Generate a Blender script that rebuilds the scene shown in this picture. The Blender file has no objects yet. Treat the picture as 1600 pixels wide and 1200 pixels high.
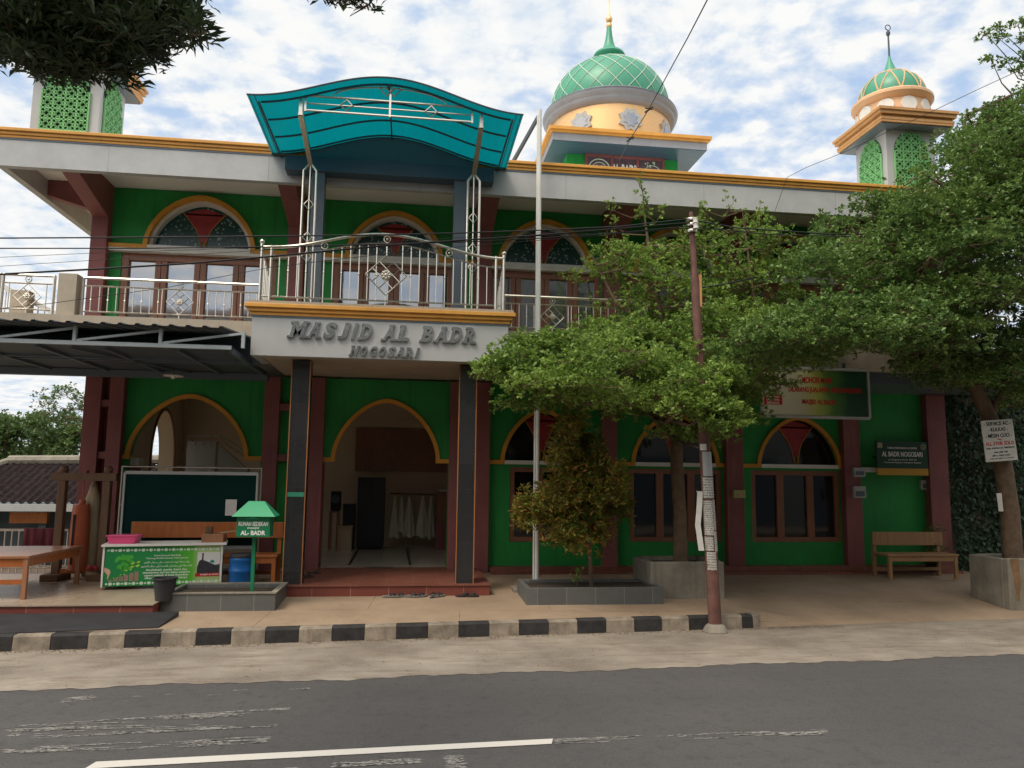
import bpy, math, random
import numpy as np
from mathutils import Vector, Matrix
random.seed(7); RNG = np.random.default_rng(11)
R = math.radians; PI = math.pi
sc = bpy.context.scene
COL = sc.collection

# ------------------------------------------------------------------ camera
CAM_H = 2.0; FPX = 1200.0
YAW = R(7.5); PITCH = math.atan(145/1200.0); ROLL = 0.012
_f0 = Vector((math.sin(YAW), math.cos(YAW), 0)); _r0 = Vector((math.cos(YAW), -math.sin(YAW), 0)); _u0 = Vector((0, 0, 1))
FW = _f0*math.cos(PITCH) + _u0*math.sin(PITCH); _u1 = _u0*math.cos(PITCH) - _f0*math.sin(PITCH)
RT = _r0*math.cos(ROLL) + _u1*math.sin(ROLL); UP = _u1*math.cos(ROLL) - _r0*math.sin(ROLL)
EYE = Vector((0, 0, CAM_H))
cd = bpy.data.cameras.new('camera'); cam = bpy.data.objects.new('camera', cd); COL.objects.link(cam)
cam.matrix_world = Matrix(((RT.x, UP.x, -FW.x, 0), (RT.y, UP.y, -FW.y, 0), (RT.z, UP.z, -FW.z, CAM_H), (0, 0, 0, 1)))
cd.sensor_width = 36; cd.lens = 36*FPX/1600; cd.clip_end = 3000; cd.clip_start = 0.05
sc.camera = cam

def ray(x, y): return FW + RT*((x-800)/FPX) - UP*((y-600)/FPX)
def aty(x, y, Y):                      # point of the sight line through a photo pixel at depth Y
    d = ray(x, y); return EYE + d*(Y/d.y)
def atz(x, y, Z):
    d = ray(x, y); return EYE + d*((Z-CAM_H)/d.z)

# ------------------------------------------------------------------ mesh helpers
class MB:
    def __init__(s): s.v = []; s.f = []; s.m = []; s.k = 0
    def add(s, vs, fs):
        b = len(s.v); s.v += [tuple(p) for p in vs]
        for f in fs: s.f.append(tuple(b+i for i in f)); s.m.append(s.k)
        return s
    def poly(s, pts): return s.add(pts, [tuple(range(len(pts)))])
    def box(s, x0, x1, y0, y1, z0, z1):
        return s.add([(x0,y0,z0),(x1,y0,z0),(x1,y1,z0),(x0,y1,z0),(x0,y0,z1),(x1,y0,z1),(x1,y1,z1),(x0,y1,z1)],
                     [(3,2,1,0),(4,5,6,7),(0,1,5,4),(1,2,6,5),(2,3,7,6),(3,0,4,7)])
    def taper(s, c, z0, z1, a0, b0, a1, b1):      # box whose half sizes change from bottom to top
        x, y = c
        return s.add([(x-a0,y-b0,z0),(x+a0,y-b0,z0),(x+a0,y+b0,z0),(x-a0,y+b0,z0),(x-a1,y-b1,z1),(x+a1,y-b1,z1),(x+a1,y+b1,z1),(x-a1,y+b1,z1)],
                     [(3,2,1,0),(4,5,6,7),(0,1,5,4),(1,2,6,5),(2,3,7,6),(3,0,4,7)])
    def bar(s, p, q, w, h=None, up=(0,0,1)):      # rectangular bar from p to q
        p = Vector(p); q = Vector(q); h = w if h is None else h
        d = (q-p).normalized(); u = Vector(up)
        if abs(d.dot(u)) > .98: u = Vector((0,1,0))
        a = d.cross(u).normalized()*(w/2); b = a.cross(d).normalized()*(h/2)
        vs = [p-a-b, p+a-b, p+a+b, p-a+b, q-a-b, q+a-b, q+a+b, q-a+b]
        return s.add(vs, [(0,1,2,3),(7,6,5,4),(0,4,5,1),(1,5,6,2),(2,6,7,3),(3,7,4,0)])
    def tube(s, pts, r, n=8, cap=True):
        pts = [Vector(p) for p in pts]; rs = r if isinstance(r, (list, tuple)) else [r]*len(pts)
        b = len(s.v); u = None
        for i, p in enumerate(pts):
            d = (pts[min(i+1, len(pts)-1)] - pts[max(i-1, 0)])
            d = d.normalized() if d.length > 1e-9 else Vector((0,0,1))
            if u is None: u = d.orthogonal().normalized()
            else:
                u = u - d*u.dot(d); u = u.normalized() if u.length > 1e-6 else d.orthogonal().normalized()
            w = d.cross(u)
            for k in range(n):
                a = 2*PI*k/n; s.v.append(tuple(p + (u*math.cos(a) + w*math.sin(a))*rs[i]))
        for i in range(len(pts)-1):
            for k in range(n):
                s.f.append((b+i*n+k, b+i*n+(k+1)%n, b+(i+1)*n+(k+1)%n, b+(i+1)*n+k)); s.m.append(s.k)
        if cap:
            s.f.append(tuple(b+k for k in range(n-1,-1,-1))); s.m.append(s.k)
            e = b+(len(pts)-1)*n; s.f.append(tuple(e+k for k in range(n))); s.m.append(s.k)
        return s
    def ring(s, c, R_, r, ax='y', n=20, m=6):
        pts = []
        for i in range(n+1):
            a = 2*PI*i/n
            o = {'y': (math.cos(a), 0, math.sin(a)), 'z': (math.cos(a), math.sin(a), 0), 'x': (0, math.cos(a), math.sin(a))}[ax]
            pts.append(Vector(c) + Vector(o)*R_)
        return s.tube(pts, r, m, cap=False)
    def lathe(s, prof, c, n=40):
        b = len(s.v); c = Vector(c)
        for (r, z) in prof:
            for k in range(n):
                a = 2*PI*k/n; s.v.append((c.x+r*math.cos(a), c.y+r*math.sin(a), c.z+z))
        for i in range(len(prof)-1):
            for k in range(n):
                s.f.append((b+i*n+k, b+i*n+(k+1)%n, b+(i+1)*n+(k+1)%n, b+(i+1)*n+k)); s.m.append(s.k)
        s.f.append(tuple(b+k for k in range(n-1,-1,-1))); s.m.append(s.k)
        e = b+(len(prof)-1)*n; s.f.append(tuple(e+k for k in range(n))); s.m.append(s.k)
        return s
    def prism(s, pts, y0, y1):           # polygon in x,z extruded from y0 (front) to y1
        n = len(pts); vs = [(x,y0,z) for x,z in pts] + [(x,y1,z) for x,z in pts]
        fs = [tuple(range(n)), tuple(range(2*n-1, n-1, -1))]
        for i in range(n): j = (i+1)%n; fs.append((j, i, n+i, n+j))
        return s.add(vs, fs)
    def prismx(s, pts, x0, x1):          # polygon in y,z extruded along x
        n = len(pts); vs = [(x0,y,z) for y,z in pts] + [(x1,y,z) for y,z in pts]
        fs = [tuple(range(n)), tuple(range(2*n-1, n-1, -1))]
        for i in range(n): j = (i+1)%n; fs.append((j, i, n+i, n+j))
        return s.add(vs, fs)
    def sphere(s, c, r, n=12, m=8, sz=1.0):
        prof = [(max(1e-4, r*math.sin(PI*i/m)), -r*sz*math.cos(PI*i/m)) for i in range(m+1)]
        return s.lathe(prof, c, n)
    def strip(s, a, b, y0, y1):          # ribbon between two x,z polylines, from y0 to y1, all sides closed
        n = len(a)
        for i in range(n-1):
            q = [a[i], a[i+1], b[i+1], b[i]]
            vs = [(x,y0,z) for x,z in q] + [(x,y1,z) for x,z in q]
            fs = [(0,1,2,3), (7,6,5,4), (1,0,4,5), (3,2,6,7)]
            if i == 0: fs.append((0,3,7,4))
            if i == n-2: fs.append((2,1,5,6))
            s.add(vs, fs)
        return s
    def build(s, name, mat, parent=None, smooth=False, bevel=0, origin=None, xf=None):
        me = bpy.data.meshes.new(name)
        off = root_loc(parent) if parent is not None else Vector(origin or (0,0,0))
        vs = s.v
        if xf is not None: vs = [tuple(xf @ Vector(p)) for p in vs]
        me.from_pydata([(x-off.x, y-off.y, z-off.z) for x,y,z in vs], [], s.f)
        mats = mat if isinstance(mat, (list, tuple)) else [mat]
        for m in mats: me.materials.append(m)
        if len(mats) > 1: me.polygons.foreach_set('material_index', s.m)
        fix_normals(me)
        if smooth: me.shade_smooth(); me.set_sharp_from_angle(angle=R(38))
        me.update()
        o = bpy.data.objects.new(name, me); COL.objects.link(o)
        if parent is not None: o.parent = parent
        else: o.location = off
        if bevel:
            b = o.modifiers.new('bevel', 'BEVEL'); b.width = bevel; b.segments = 2; b.limit_method = 'ANGLE'; b.angle_limit = R(50)
        return o

import bmesh
def fix_normals(me):
    bm = bmesh.new(); bm.from_mesh(me)
    bmesh.ops.recalc_face_normals(bm, faces=bm.faces)
    bm.to_mesh(me); bm.free()

def root_loc(o):
    l = Vector((0,0,0))
    while o is not None: l += o.location; o = o.parent
    return l
def tag(o, label=None, cat=None, group=None, kind=None):
    if label: o['label'] = label
    if cat: o['category'] = cat
    if group: o['group'] = group
    if kind: o['kind'] = kind
    return o
def thing(name, label, cat, loc=(0,0,0), group=None):
    o = bpy.data.objects.new(name, None); COL.objects.link(o); o.location = loc; o.empty_display_size = .2
    return tag(o, label, cat, group)
def struct(name, mb, mat, label=None, smooth=False):
    o = mb.build(name, mat, None, smooth)
    o['kind'] = 'structure'; o['label'] = label or name.replace('_', ' '); o['category'] = name.replace('_', ' ')
    return o
def copy_tree(o, parent=None):
    c = o.copy(); COL.objects.link(c)
    if parent is not None: c.parent = parent
    for ch in list(o.children): copy_tree(ch, c)
    return c

# ------------------------------------------------------------------ materials
def newmat(name):
    m = bpy.data.materials.new(name); m.use_nodes = True
    nt = m.node_tree; return m, nt, nt.nodes['Principled BSDF']
def N(nt, t, **kw):
    n = nt.nodes.new(t)
    for k, v in kw.items():
        if k in n.inputs: n.inputs[k].default_value = v
        else: setattr(n, k, v)
    return n
def L(nt, a, b): nt.links.new(a, b)
def ramp(nt, src, stops):
    r = nt.nodes.new('ShaderNodeValToRGB'); e = r.color_ramp.elements
    while len(e) < len(stops): e.new(.5)
    for i, (p, c) in enumerate(stops):
        e[i].position = p; e[i].color = (c, c, c, 1) if not isinstance(c, (tuple, list)) else (*c, 1)
    L(nt, src, r.inputs[0]); return r.outputs[0]
def coords(nt, scale=(1,1,1), rot=(0,0,0)):
    t = nt.nodes.new('ShaderNodeTexCoord'); m = N(nt, 'ShaderNodeMapping', Scale=scale, Rotation=rot)
    L(nt, t.outputs['Object'], m.inputs['Vector']); return m.outputs[0]
def noise(nt, vec, scale, detail=6, rough=.6):
    n = N(nt, 'ShaderNodeTexNoise', Scale=scale, Detail=detail, Roughness=rough); L(nt, vec, n.inputs['Vector']); return n.outputs['Fac']
def mix(nt, fac, a, b, mode='MIX'):
    m = nt.nodes.new('ShaderNodeMix'); m.data_type = 'RGBA'; m.blend_type = mode
    for sock, val in ((m.inputs['Factor'], fac), (m.inputs[6], a), (m.inputs[7], b)):
        if isinstance(val, (int, float)): sock.default_value = val
        elif isinstance(val, (tuple, list)): sock.default_value = (*val, 1) if len(val) == 3 else val
        else: L(nt, val, sock)
    return m.outputs[2]
def bump(nt, h, bs, strength=.3, dist=.01):
    b = N(nt, 'ShaderNodeBump', Strength=strength, Distance=dist); L(nt, h, b.inputs['Height']); L(nt, b.outputs[0], bs.inputs['Normal'])
def paint(name, col, rough=.6, var=.25, scale=1.5, metallic=0, streak=0, bumpv=.08, spec=.4, fine=40):
    m, nt, bs = newmat(name)
    v = coords(nt); n1 = noise(nt, v, scale, 8, .65)
    lo = tuple(c*(1-var) for c in col); hi = tuple(min(1, c*(1+var*.6)) for c in col)
    c = mix(nt, ramp(nt, n1, [(.3, 0), (.7, 1)]), lo, hi)
    if streak:
        v2 = coords(nt, (6, 6, .35)); n2 = noise(nt, v2, 1.6, 5, .7)
        c = mix(nt, ramp(nt, n2, [(.52, 0), (.75, streak)]), c, tuple(x*.45 for x in col))
    L(nt, c, bs.inputs['Base Color'])
    n3 = noise(nt, v, fine, 4, .6)
    rr = N(nt, 'ShaderNodeMapRange'); L(nt, n1, rr.inputs['Value']); rr.inputs['To Min'].default_value = max(.03, rough-.12); rr.inputs['To Max'].default_value = min(1, rough+.12)
    L(nt, rr.outputs[0], bs.inputs['Roughness'])
    bs.inputs['Metallic'].default_value = metallic; bs.inputs['Specular IOR Level'].default_value = spec
    if bumpv: bump(nt, n3, bs, bumpv, .006)
    return m
def wood(name, col, rough=.45, dark=.5):
    m, nt, bs = newmat(name)
    v = coords(nt, (9, 9, .8)); n1 = noise(nt, v, 3.5, 6, .65)
    v2 = coords(nt); n2 = noise(nt, v2, 1.3, 4)
    c = mix(nt, ramp(nt, n1, [(.3, 0), (.72, 1)]), tuple(x*dark for x in col), col)
    c = mix(nt, ramp(nt, n2, [(.4, 0), (.8, .5)]), c, tuple(min(1, x*1.35) for x in col))
    L(nt, c, bs.inputs['Base Color']); bs.inputs['Roughness'].default_value = rough; bump(nt, n1, bs, .15, .004)
    return m
def tiles(name, col, grout, size, rough=.2, var=.12, axis='xy', gw=.012):
    m, nt, bs = newmat(name)
    t = nt.nodes.new('ShaderNodeTexCoord')
    sx = nt.nodes.new('ShaderNodeSeparateXYZ'); L(nt, t.outputs['Object'], sx.inputs[0])
    cx = nt.nodes.new('ShaderNodeCombineXYZ')
    L(nt, sx.outputs['XYZ'.index(axis[0].upper())], cx.inputs[0]); L(nt, sx.outputs['XYZ'.index(axis[1].upper())], cx.inputs[1])
    b = N(nt, 'ShaderNodeTexBrick', Scale=1.0); b.offset = 0; b.inputs['Mortar Size'].default_value = gw/2
    b.inputs['Brick Width'].default_value = size[0]; b.inputs['Row Height'].default_value = size[1]
    b.inputs['Color1'].default_value = (*[c*(1-var) for c in col], 1); b.inputs['Color2'].default_value = (*[min(1, c*(1+var)) for c in col], 1)
    b.inputs['Mortar'].default_value = (*grout, 1); L(nt, cx.outputs[0], b.inputs['Vector'])
    v = coords(nt); n1 = noise(nt, v, 2.2, 8, .7)
    c = mix(nt, ramp(nt, n1, [(.35, 0), (.75, .55)]), b.outputs['Color'], tuple(x*.6 for x in col))
    L(nt, c, bs.inputs['Base Color'])
    rr = N(nt, 'ShaderNodeMapRange'); L(nt, n1, rr.inputs['Value']); rr.inputs['To Min'].default_value = rough*.7; rr.inputs['To Max'].default_value = min(1, rough*2)
    L(nt, rr.outputs[0], bs.inputs['Roughness'])
    return m
def metal(name, col, rough=.25, metallic=1.0):
    m, nt, bs = newmat(name); v = coords(nt); n = noise(nt, v, 14, 4)
    bs.inputs['Base Color'].default_value = (*col, 1); bs.inputs['Metallic'].default_value = metallic
    rr = N(nt, 'ShaderNodeMapRange'); L(nt, n, rr.inputs['Value']); rr.inputs['To Min'].default_value = rough*.6; rr.inputs['To Max'].default_value = rough*1.5
    L(nt, rr.outputs[0], bs.inputs['Roughness']); return m

M = {}
M['green'] = paint('green_wall_paint', (.020,.285,.055), .6, .22, 1.2, streak=.6)
M['maroon'] = paint('maroon_paint', (.25,.085,.082), .55, .25, 1.4, streak=.55)
M['panel'] = paint('grey_panel', (.43,.44,.44), .38, .07, .8, streak=.12, bumpv=.02)
M['fascia'] = tiles('grey_fascia_panel', (.47,.48,.48), (.29,.30,.30), (2.44,9.0), .35, .02, 'xz', .010)
M['orange'] = paint('orange_cornice_paint', (.68,.33,.065), .5, .15, 2, streak=.3)
M['ring_grey'] = paint('ring_grey', (.29,.30,.33), .4, .12, 2, streak=.3, bumpv=.02)
M['trim_brown'] = paint('corner_trim_brown', (.42,.17,.06), .5, .15, 3)
M['eave_tan'] = paint('tower_eave_tan', (.56,.30,.12), .55, .15, 2, streak=.3)
M['yellow'] = paint('yellow_trim_paint', (.62,.29,.030), .5, .15, 3)
M['white'] = paint('white_paint', (.74,.73,.69), .6, .08, 2, streak=.2)
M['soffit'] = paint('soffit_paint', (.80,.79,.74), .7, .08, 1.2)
M['cream'] = paint('cream_wall_paint', (.62,.49,.35), .7, .1, 1.0)
M['tan'] = paint('tan_render', (.42,.36,.28), .8, .15, 3, streak=.4)
M['brown'] = wood('brown_wood', (.30,.125,.070), .4, .65)
M['glass'] = None
M['dark_steel'] = paint('dark_steel_sheet', (.075,.095,.115), .5, .15, 2, bumpv=.02)
M['truss'] = paint('grey_blue_steel', (.36,.41,.43), .45, .1, 3, bumpv=.02)
M['steel'] = metal('stainless_steel', (.70,.65,.57), .30)
M['chrome'] = metal('chrome_letter', (.50,.52,.51), .2, .92)
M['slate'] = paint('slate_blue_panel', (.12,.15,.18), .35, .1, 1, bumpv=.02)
M['navy'] = paint('navy_panel', (.045,.085,.125), .35, .1, 1, bumpv=.02)
M['black_tile'] = tiles('black_pillar_tile', (.030,.031,.034), (.06,.06,.06), (.6,.4), .22, .15, 'xz', .006)
M['grey_tile'] = tiles('grey_planter_tile', (.135,.14,.135), (.26,.26,.25), (.42,.6), .4, .12, 'xz', .01)
M['red_tile'] = tiles('red_brown_floor_tile', (.23,.085,.060), (.33,.2,.16), (.4,.4), .25, .12, 'xy', .008)
M['red_riser'] = tiles('red_riser_tile', (.22,.060,.045), (.40,.26,.2), (.55,.6), .3, .1, 'xz', .008)
M['white_tile'] = tiles('cream_floor_tile', (.60,.54,.46), (.4,.36,.3), (.6,.6), .12, .04, 'xy', .006)
M['terrace_tile'] = tiles('terrace_floor_tile', (.42,.33,.25), (.30,.22,.16), (.4,.4), .22, .08, 'xy', .008)
M['dome_green'] = paint('dome_green', (.050,.30,.185), .38, .12, 1.2, bumpv=.02, spec=.5)
M['dome_line'] = paint('dome_line', (.48,.60,.48), .5, .05)
M['gold'] = metal('drum_copper_sheet', (.84,.52,.24), .30, .55)
M['peach'] = paint('peach_paint', (.75,.47,.27), .4, .1, 2, bumpv=.02)
M['lattice'] = paint('lattice_green', (.20,.50,.20), .6, .1, 3)
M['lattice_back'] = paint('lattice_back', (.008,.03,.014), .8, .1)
M['lunette_red'] = paint('lunette_red_glass', (.36,.040,.045), .3, .2, 5)
M['rust'] = paint('rusty_pole_paint', (.16,.075,.060), .7, .45, 5, streak=.5, bumpv=.25)
M['bark'] = paint('grey_brown_bark', (.17,.115,.075), .9, .4, 7, streak=.5, bumpv=.7, fine=22)
M['concrete'] = paint('stained_concrete', (.27,.245,.20), .85, .35, 2.6, streak=.6, bumpv=.3)
M['black_rubber'] = paint('black_rubber', (.035,.036,.040), .6, .25, 4, bumpv=.15)
M['cable'] = paint('black_cable', (.012,.012,.014), .5, .1)
M['paper'] = paint('white_paper', (.68,.66,.62), .7, .12, 9)
M['soil'] = paint('dark_soil', (.06,.045,.032), .95, .5, 8, bumpv=.6)
M['orange_wood'] = wood('orange_varnished_wood', (.42,.13,.035), .35, .6)
M['table_wood'] = wood('table_wood', (.36,.17,.09), .3, .6)
M['old_wood'] = wood('old_carved_wood', (.16,.085,.045), .6, .5)
M['pale_wood'] = wood('pale_old_wood', (.48,.38,.24), .7, .6)
M['bench_wood'] = wood('bench_wood', (.40,.23,.11), .5, .6)
M['black'] = paint('black_paint', (.012,.012,.014), .4, .1)
M['whitepaint'] = paint('white_letter_paint', (.78,.78,.76), .5, .04)
M['redpaint'] = paint('red_letter_paint', (.50,.020,.020), .5, .05)

def glass_mat(name, col, refl, rough=.04):
    m, nt, bs = newmat(name); v = coords(nt); n = noise(nt, v, 1.1, 3)
    bs.inputs['Base Color'].default_value = (*col, 1); bs.inputs['Metallic'].default_value = refl
    bs.inputs['Roughness'].default_value = rough; bs.inputs['Specular IOR Level'].default_value = .8
    bump(nt, n, bs, .06, .03); return m
M['glass'] = glass_mat('reflective_window_glass', (.36,.37,.39), .75)
M['dark_glass'] = glass_mat('dark_window_glass', (.010,.010,.013), 0, .06)

def speck_glass():
    m, nt, bs = newmat('dark_green_patterned_glass')
    v = coords(nt, (1, .02, 1)); vo = N(nt, 'ShaderNodeTexVoronoi', Scale=17.0); L(nt, v, vo.inputs['Vector'])
    n = noise(nt, v, 1.7, 3)
    dot = ramp(nt, vo.outputs['Distance'], [(.0, 1), (.24, .9), (.32, 0)])
    gate = ramp(nt, n, [(.36, .05), (.54, 1)])
    mm = N(nt, 'ShaderNodeMath', operation='MULTIPLY'); L(nt, dot, mm.inputs[0]); L(nt, gate, mm.inputs[1])
    c = mix(nt, mm.outputs[0], (.010,.062,.055), (.34,.46,.42)); L(nt, c, bs.inputs['Base Color'])
    bs.inputs['Roughness'].default_value = .25; return m
M['speck'] = speck_glass()

def canopy_mat():
    m, nt, bs = newmat('turquoise_polycarbonate')
    v = coords(nt, (30, .4, 1)); w = noise(nt, v, 2.0, 2)
    c = mix(nt, w, (.014,.40,.44), (.025,.49,.53))
    L(nt, c, bs.inputs['Base Color']); bs.inputs['Roughness'].default_value = .25
    tr = nt.nodes.new('ShaderNodeBsdfTranslucent'); L(nt, c, tr.inputs['Color'])
    ms = N(nt, 'ShaderNodeMixShader'); ms.inputs[0].default_value = .72
    out = nt.nodes['Material Output']; L(nt, bs.outputs[0], ms.inputs[1]); L(nt, tr.outputs[0], ms.inputs[2]); L(nt, ms.outputs[0], out.inputs['Surface'])
    return m
M['canopy'] = canopy_mat()

def leaf_mat(name, cols, trans=.3, rough=.45, patch=None):
    m, nt, bs = newmat(name)
    g = nt.nodes.new('ShaderNodeNewGeometry')
    r = nt.nodes.new('ShaderNodeValToRGB'); e = r.color_ramp.elements
    while len(e) < len(cols): e.new(.5)
    for i, c in enumerate(cols): e[i].position = i/(len(cols)-1); e[i].color = (*c, 1)
    L(nt, g.outputs['Random Per Island'], r.inputs[0]); c = r.outputs[0]
    v = coords(nt); n = noise(nt, v, 1.4, 4)
    c = mix(nt, ramp(nt, n, [(.35, 0), (.7, .55)]), c, tuple(patch or (cols[-1][0]*1.15, cols[-1][1]*1.1, cols[-1][2])))
    L(nt, c, bs.inputs['Base Color']); bs.inputs['Roughness'].default_value = rough; bs.inputs['Specular IOR Level'].default_value = .35
    tr = nt.nodes.new('ShaderNodeBsdfTranslucent'); L(nt, c, tr.inputs['Color'])
    ms = N(nt, 'ShaderNodeMixShader'); ms.inputs[0].default_value = trans
    out = nt.nodes['Material Output']; L(nt, bs.outputs[0], ms.inputs[1]); L(nt, tr.outputs[0], ms.inputs[2]); L(nt, ms.outputs[0], out.inputs['Surface'])
    return m
M['leaf'] = leaf_mat('almond_tree_leaf', [(.085,.175,.042), (.17,.285,.060), (.30,.42,.090)], .36)
M['leaf_dark'] = leaf_mat('dark_tree_leaf', [(.055,.125,.042), (.105,.20,.058), (.20,.30,.070)], .30)
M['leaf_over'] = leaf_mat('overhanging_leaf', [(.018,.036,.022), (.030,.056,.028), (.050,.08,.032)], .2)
M['leaf_red'] = leaf_mat('red_tip_leaf', [(.075,.15,.030), (.13,.21,.035), (.26,.27,.05), (.52,.19,.06)], .34, patch=(.38,.27,.055))
M['leaf_far'] = leaf_mat('far_tree_leaf', [(.05,.10,.03), (.085,.15,.045), (.13,.19,.06)], .3)
M['vine'] = leaf_mat('vine_leaf', [(.020,.055,.030), (.035,.085,.045), (.05,.11,.055)], .15)

# ------------------------------------------------------------------ writing
def text_mesh(body, height, width=None, bold=0.0, shear=0.0, ext=.002):
    cu = bpy.data.curves.new('writing', 'FONT'); cu.body = body; cu.size = 1.0; cu.align_x = 'CENTER'; cu.align_y = 'CENTER'
    cu.offset = bold; cu.shear = shear; cu.extrude = 0; cu.resolution_u = 3
    o = bpy.data.objects.new('writing', cu); COL.objects.link(o)
    bpy.context.view_layer.update()
    dg = bpy.context.evaluated_depsgraph_get()
    me = bpy.data.meshes.new_from_object(o.evaluated_get(dg))
    vs = [v.co.copy() for v in me.vertices]; fs = [tuple(p.vertices) for p in me.polygons]
    bpy.data.objects.remove(o); bpy.data.curves.remove(cu); bpy.data.meshes.remove(me)
    if not vs: return [], []
    x0 = min(v.x for v in vs); x1 = max(v.x for v in vs); z0 = min(v.y for v in vs); z1 = max(v.y for v in vs)
    sz = height/max(1e-6, z1-z0); sx = (width/(x1-x0)) if width else sz
    return [((v.x-(x0+x1)/2)*sx, (v.y-(z0+z1)/2)*sz) for v in vs], fs
def write(mb, body, c, height, width=None, bold=0.0, shear=0.0, depth=.003):
    # letters standing in the x,z plane, facing -y, front face at c.y, solid back to c.y+depth
    p, fs = text_mesh(body, height, width, bold, shear)
    if not p: return mb
    n = len(p); cx, cy, cz = c
    vs = [(cx+x, cy, cz+z) for x, z in p] + [(cx+x, cy+depth, cz+z) for x, z in p]
    ff = [tuple(f) for f in fs]
    edges = {}
    for f in fs:
        for i in range(len(f)):
            a, b = f[i], f[(i+1) % len(f)]; edges[(a, b)] = edges.get((a, b), 0) + 1
    for (a, b) in list(edges):
        if (b, a) not in edges: ff.append((b, a, n+a, n+b))
    return mb.add(vs, ff)
import unicodedata
def arabic(s):
    out = []; nonj = 'ادذرزوأإآةى'
    def nm(c): return unicodedata.name(c)
    for w in s.split(' '):
        g = []
        for i, c in enumerate(w):
            prev = i > 0 and w[i-1] not in nonj; nxt = i < len(w)-1 and c not in nonj
            form = 'MEDIAL' if prev and nxt else 'FINAL' if prev else 'INITIAL' if nxt else 'ISOLATED'
            try: g.append(unicodedata.lookup(nm(c)+' '+form+' FORM'))
            except KeyError: g.append(c)
        out.append(''.join(reversed(g)))
    return ' '.join(reversed(out))
# ================================================================== SETTING
def kerbY(x): return 9.83 + .077*x
def roadY(x): return 8.06 + .055*x
def smooth(t): t = max(0., min(1., t)); return t*t*(3-2*t)
def paveZ(x, y):
    t = max(0, min(1, (y-kerbY(x)-.1)/(13.9-kerbY(x))))
    k = smooth((x-4.75)/.7)
    return (.172+.158*t)*(1-k) + (.03+.30*t)*k

def ground_mat():
    m, nt, bs = newmat('dry_grassy_earth'); v = coords(nt); n = noise(nt, v, .25, 8)
    c = mix(nt, ramp(nt, n, [(.4, 0), (.6, 1)]), (.10,.08,.05), (.06,.085,.03)); L(nt, c, bs.inputs['Base Color']); bs.inputs['Roughness'].default_value = .95; return m
def asphalt_mat():
    m, nt, bs = newmat('worn_asphalt'); v = coords(nt)
    big = noise(nt, v, .55, 6, .6); v2 = coords(nt, (.25, 2.2, 1), (0, 0, R(3.1))); lane = noise(nt, v2, 1.0, 5, .6); fine = noise(nt, v, 42, 4, .75); mid = noise(nt, v, 9, 5, .65)
    c = mix(nt, ramp(nt, big, [(.35, 0), (.65, 1)]), (.054,.051,.052), (.074,.069,.068))
    c = mix(nt, ramp(nt, lane, [(.42, 0), (.7, .55)]), c, (.046,.044,.045))
    c = mix(nt, ramp(nt, fine, [(.35, .0), (.75, .65)]), c, (.125,.117,.113))
    c = mix(nt, ramp(nt, mid, [(.52, .0), (.70, .6)]), c, (.040,.043,.044))
    vo = N(nt, 'ShaderNodeTexVoronoi', Scale=.9); vo.feature = 'DISTANCE_TO_EDGE'
    wv = mix(nt, .12, v, mid); L(nt, wv, vo.inputs['Vector'])
    c = mix(nt, ramp(nt, vo.outputs['Distance'], [(.0, .22), (.005, 0)]), c, (.02,.02,.02))
    L(nt, c, bs.inputs['Base Color']); bs.inputs['Roughness'].default_value = .82
    bump(nt, fine, bs, .5, .008); return m
def shoulder_mat():
    m, nt, bs = newmat('sandy_concrete_shoulder'); v = coords(nt); big = noise(nt, v, .9, 8, .65); mid = noise(nt, coords(nt, (.6, 2.5, 1)), 2.4, 7, .7); fine = noise(nt, v, 60, 3, .7)
    c = mix(nt, ramp(nt, big, [(.35, 0), (.65, 1)]), (.16,.13,.105), (.33,.285,.235))
    c = mix(nt, ramp(nt, mid, [(.50, 0), (.66, .8)]), c, (.15,.105,.072))
    c = mix(nt, ramp(nt, fine, [(.4, 0), (.8, .5)]), c, (.38,.335,.28)); L(nt, c, bs.inputs['Base Color'])
    bs.inputs['Roughness'].default_value = .92; bump(nt, mid, bs, .9, .03); return m
def pavement_mat():
    m, nt, bs = newmat('sandy_paving_concrete'); v = coords(nt); big = noise(nt, v, 1.1, 8, .6); fine = noise(nt, v, 70, 3, .7); mid = noise(nt, v, 4, 7, .7)
    c = mix(nt, ramp(nt, big, [(.35, 0), (.68, 1)]), (.25,.175,.115), (.37,.27,.185))
    c = mix(nt, ramp(nt, mid, [(.55, 0), (.75, .5)]), c, (.20,.14,.095))
    c = mix(nt, ramp(nt, fine, [(.4, 0), (.8, .45)]), c, (.46,.36,.26))
    jb = N(nt, 'ShaderNodeTexBrick', Scale=1.0); jb.offset = .5; jb.inputs['Mortar Size'].default_value = .006; jb.inputs['Brick Width'].default_value = 2.4; jb.inputs['Row Height'].default_value = 1.3; L(nt, mix(nt, .03, coords(nt, (1,1,1), (0,0,R(4))), mid), jb.inputs['Vector'])
    c = mix(nt, mix(nt, 1, jb.outputs['Fac'], ramp(nt, mid, [(.35, .1), (.6, .8)]), 'MULTIPLY'), c, (.12,.09,.065))
    L(nt, c, bs.inputs['Base Color']); bs.inputs['Roughness'].default_value = .9; bump(nt, fine, bs, .35, .006); return m
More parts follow.
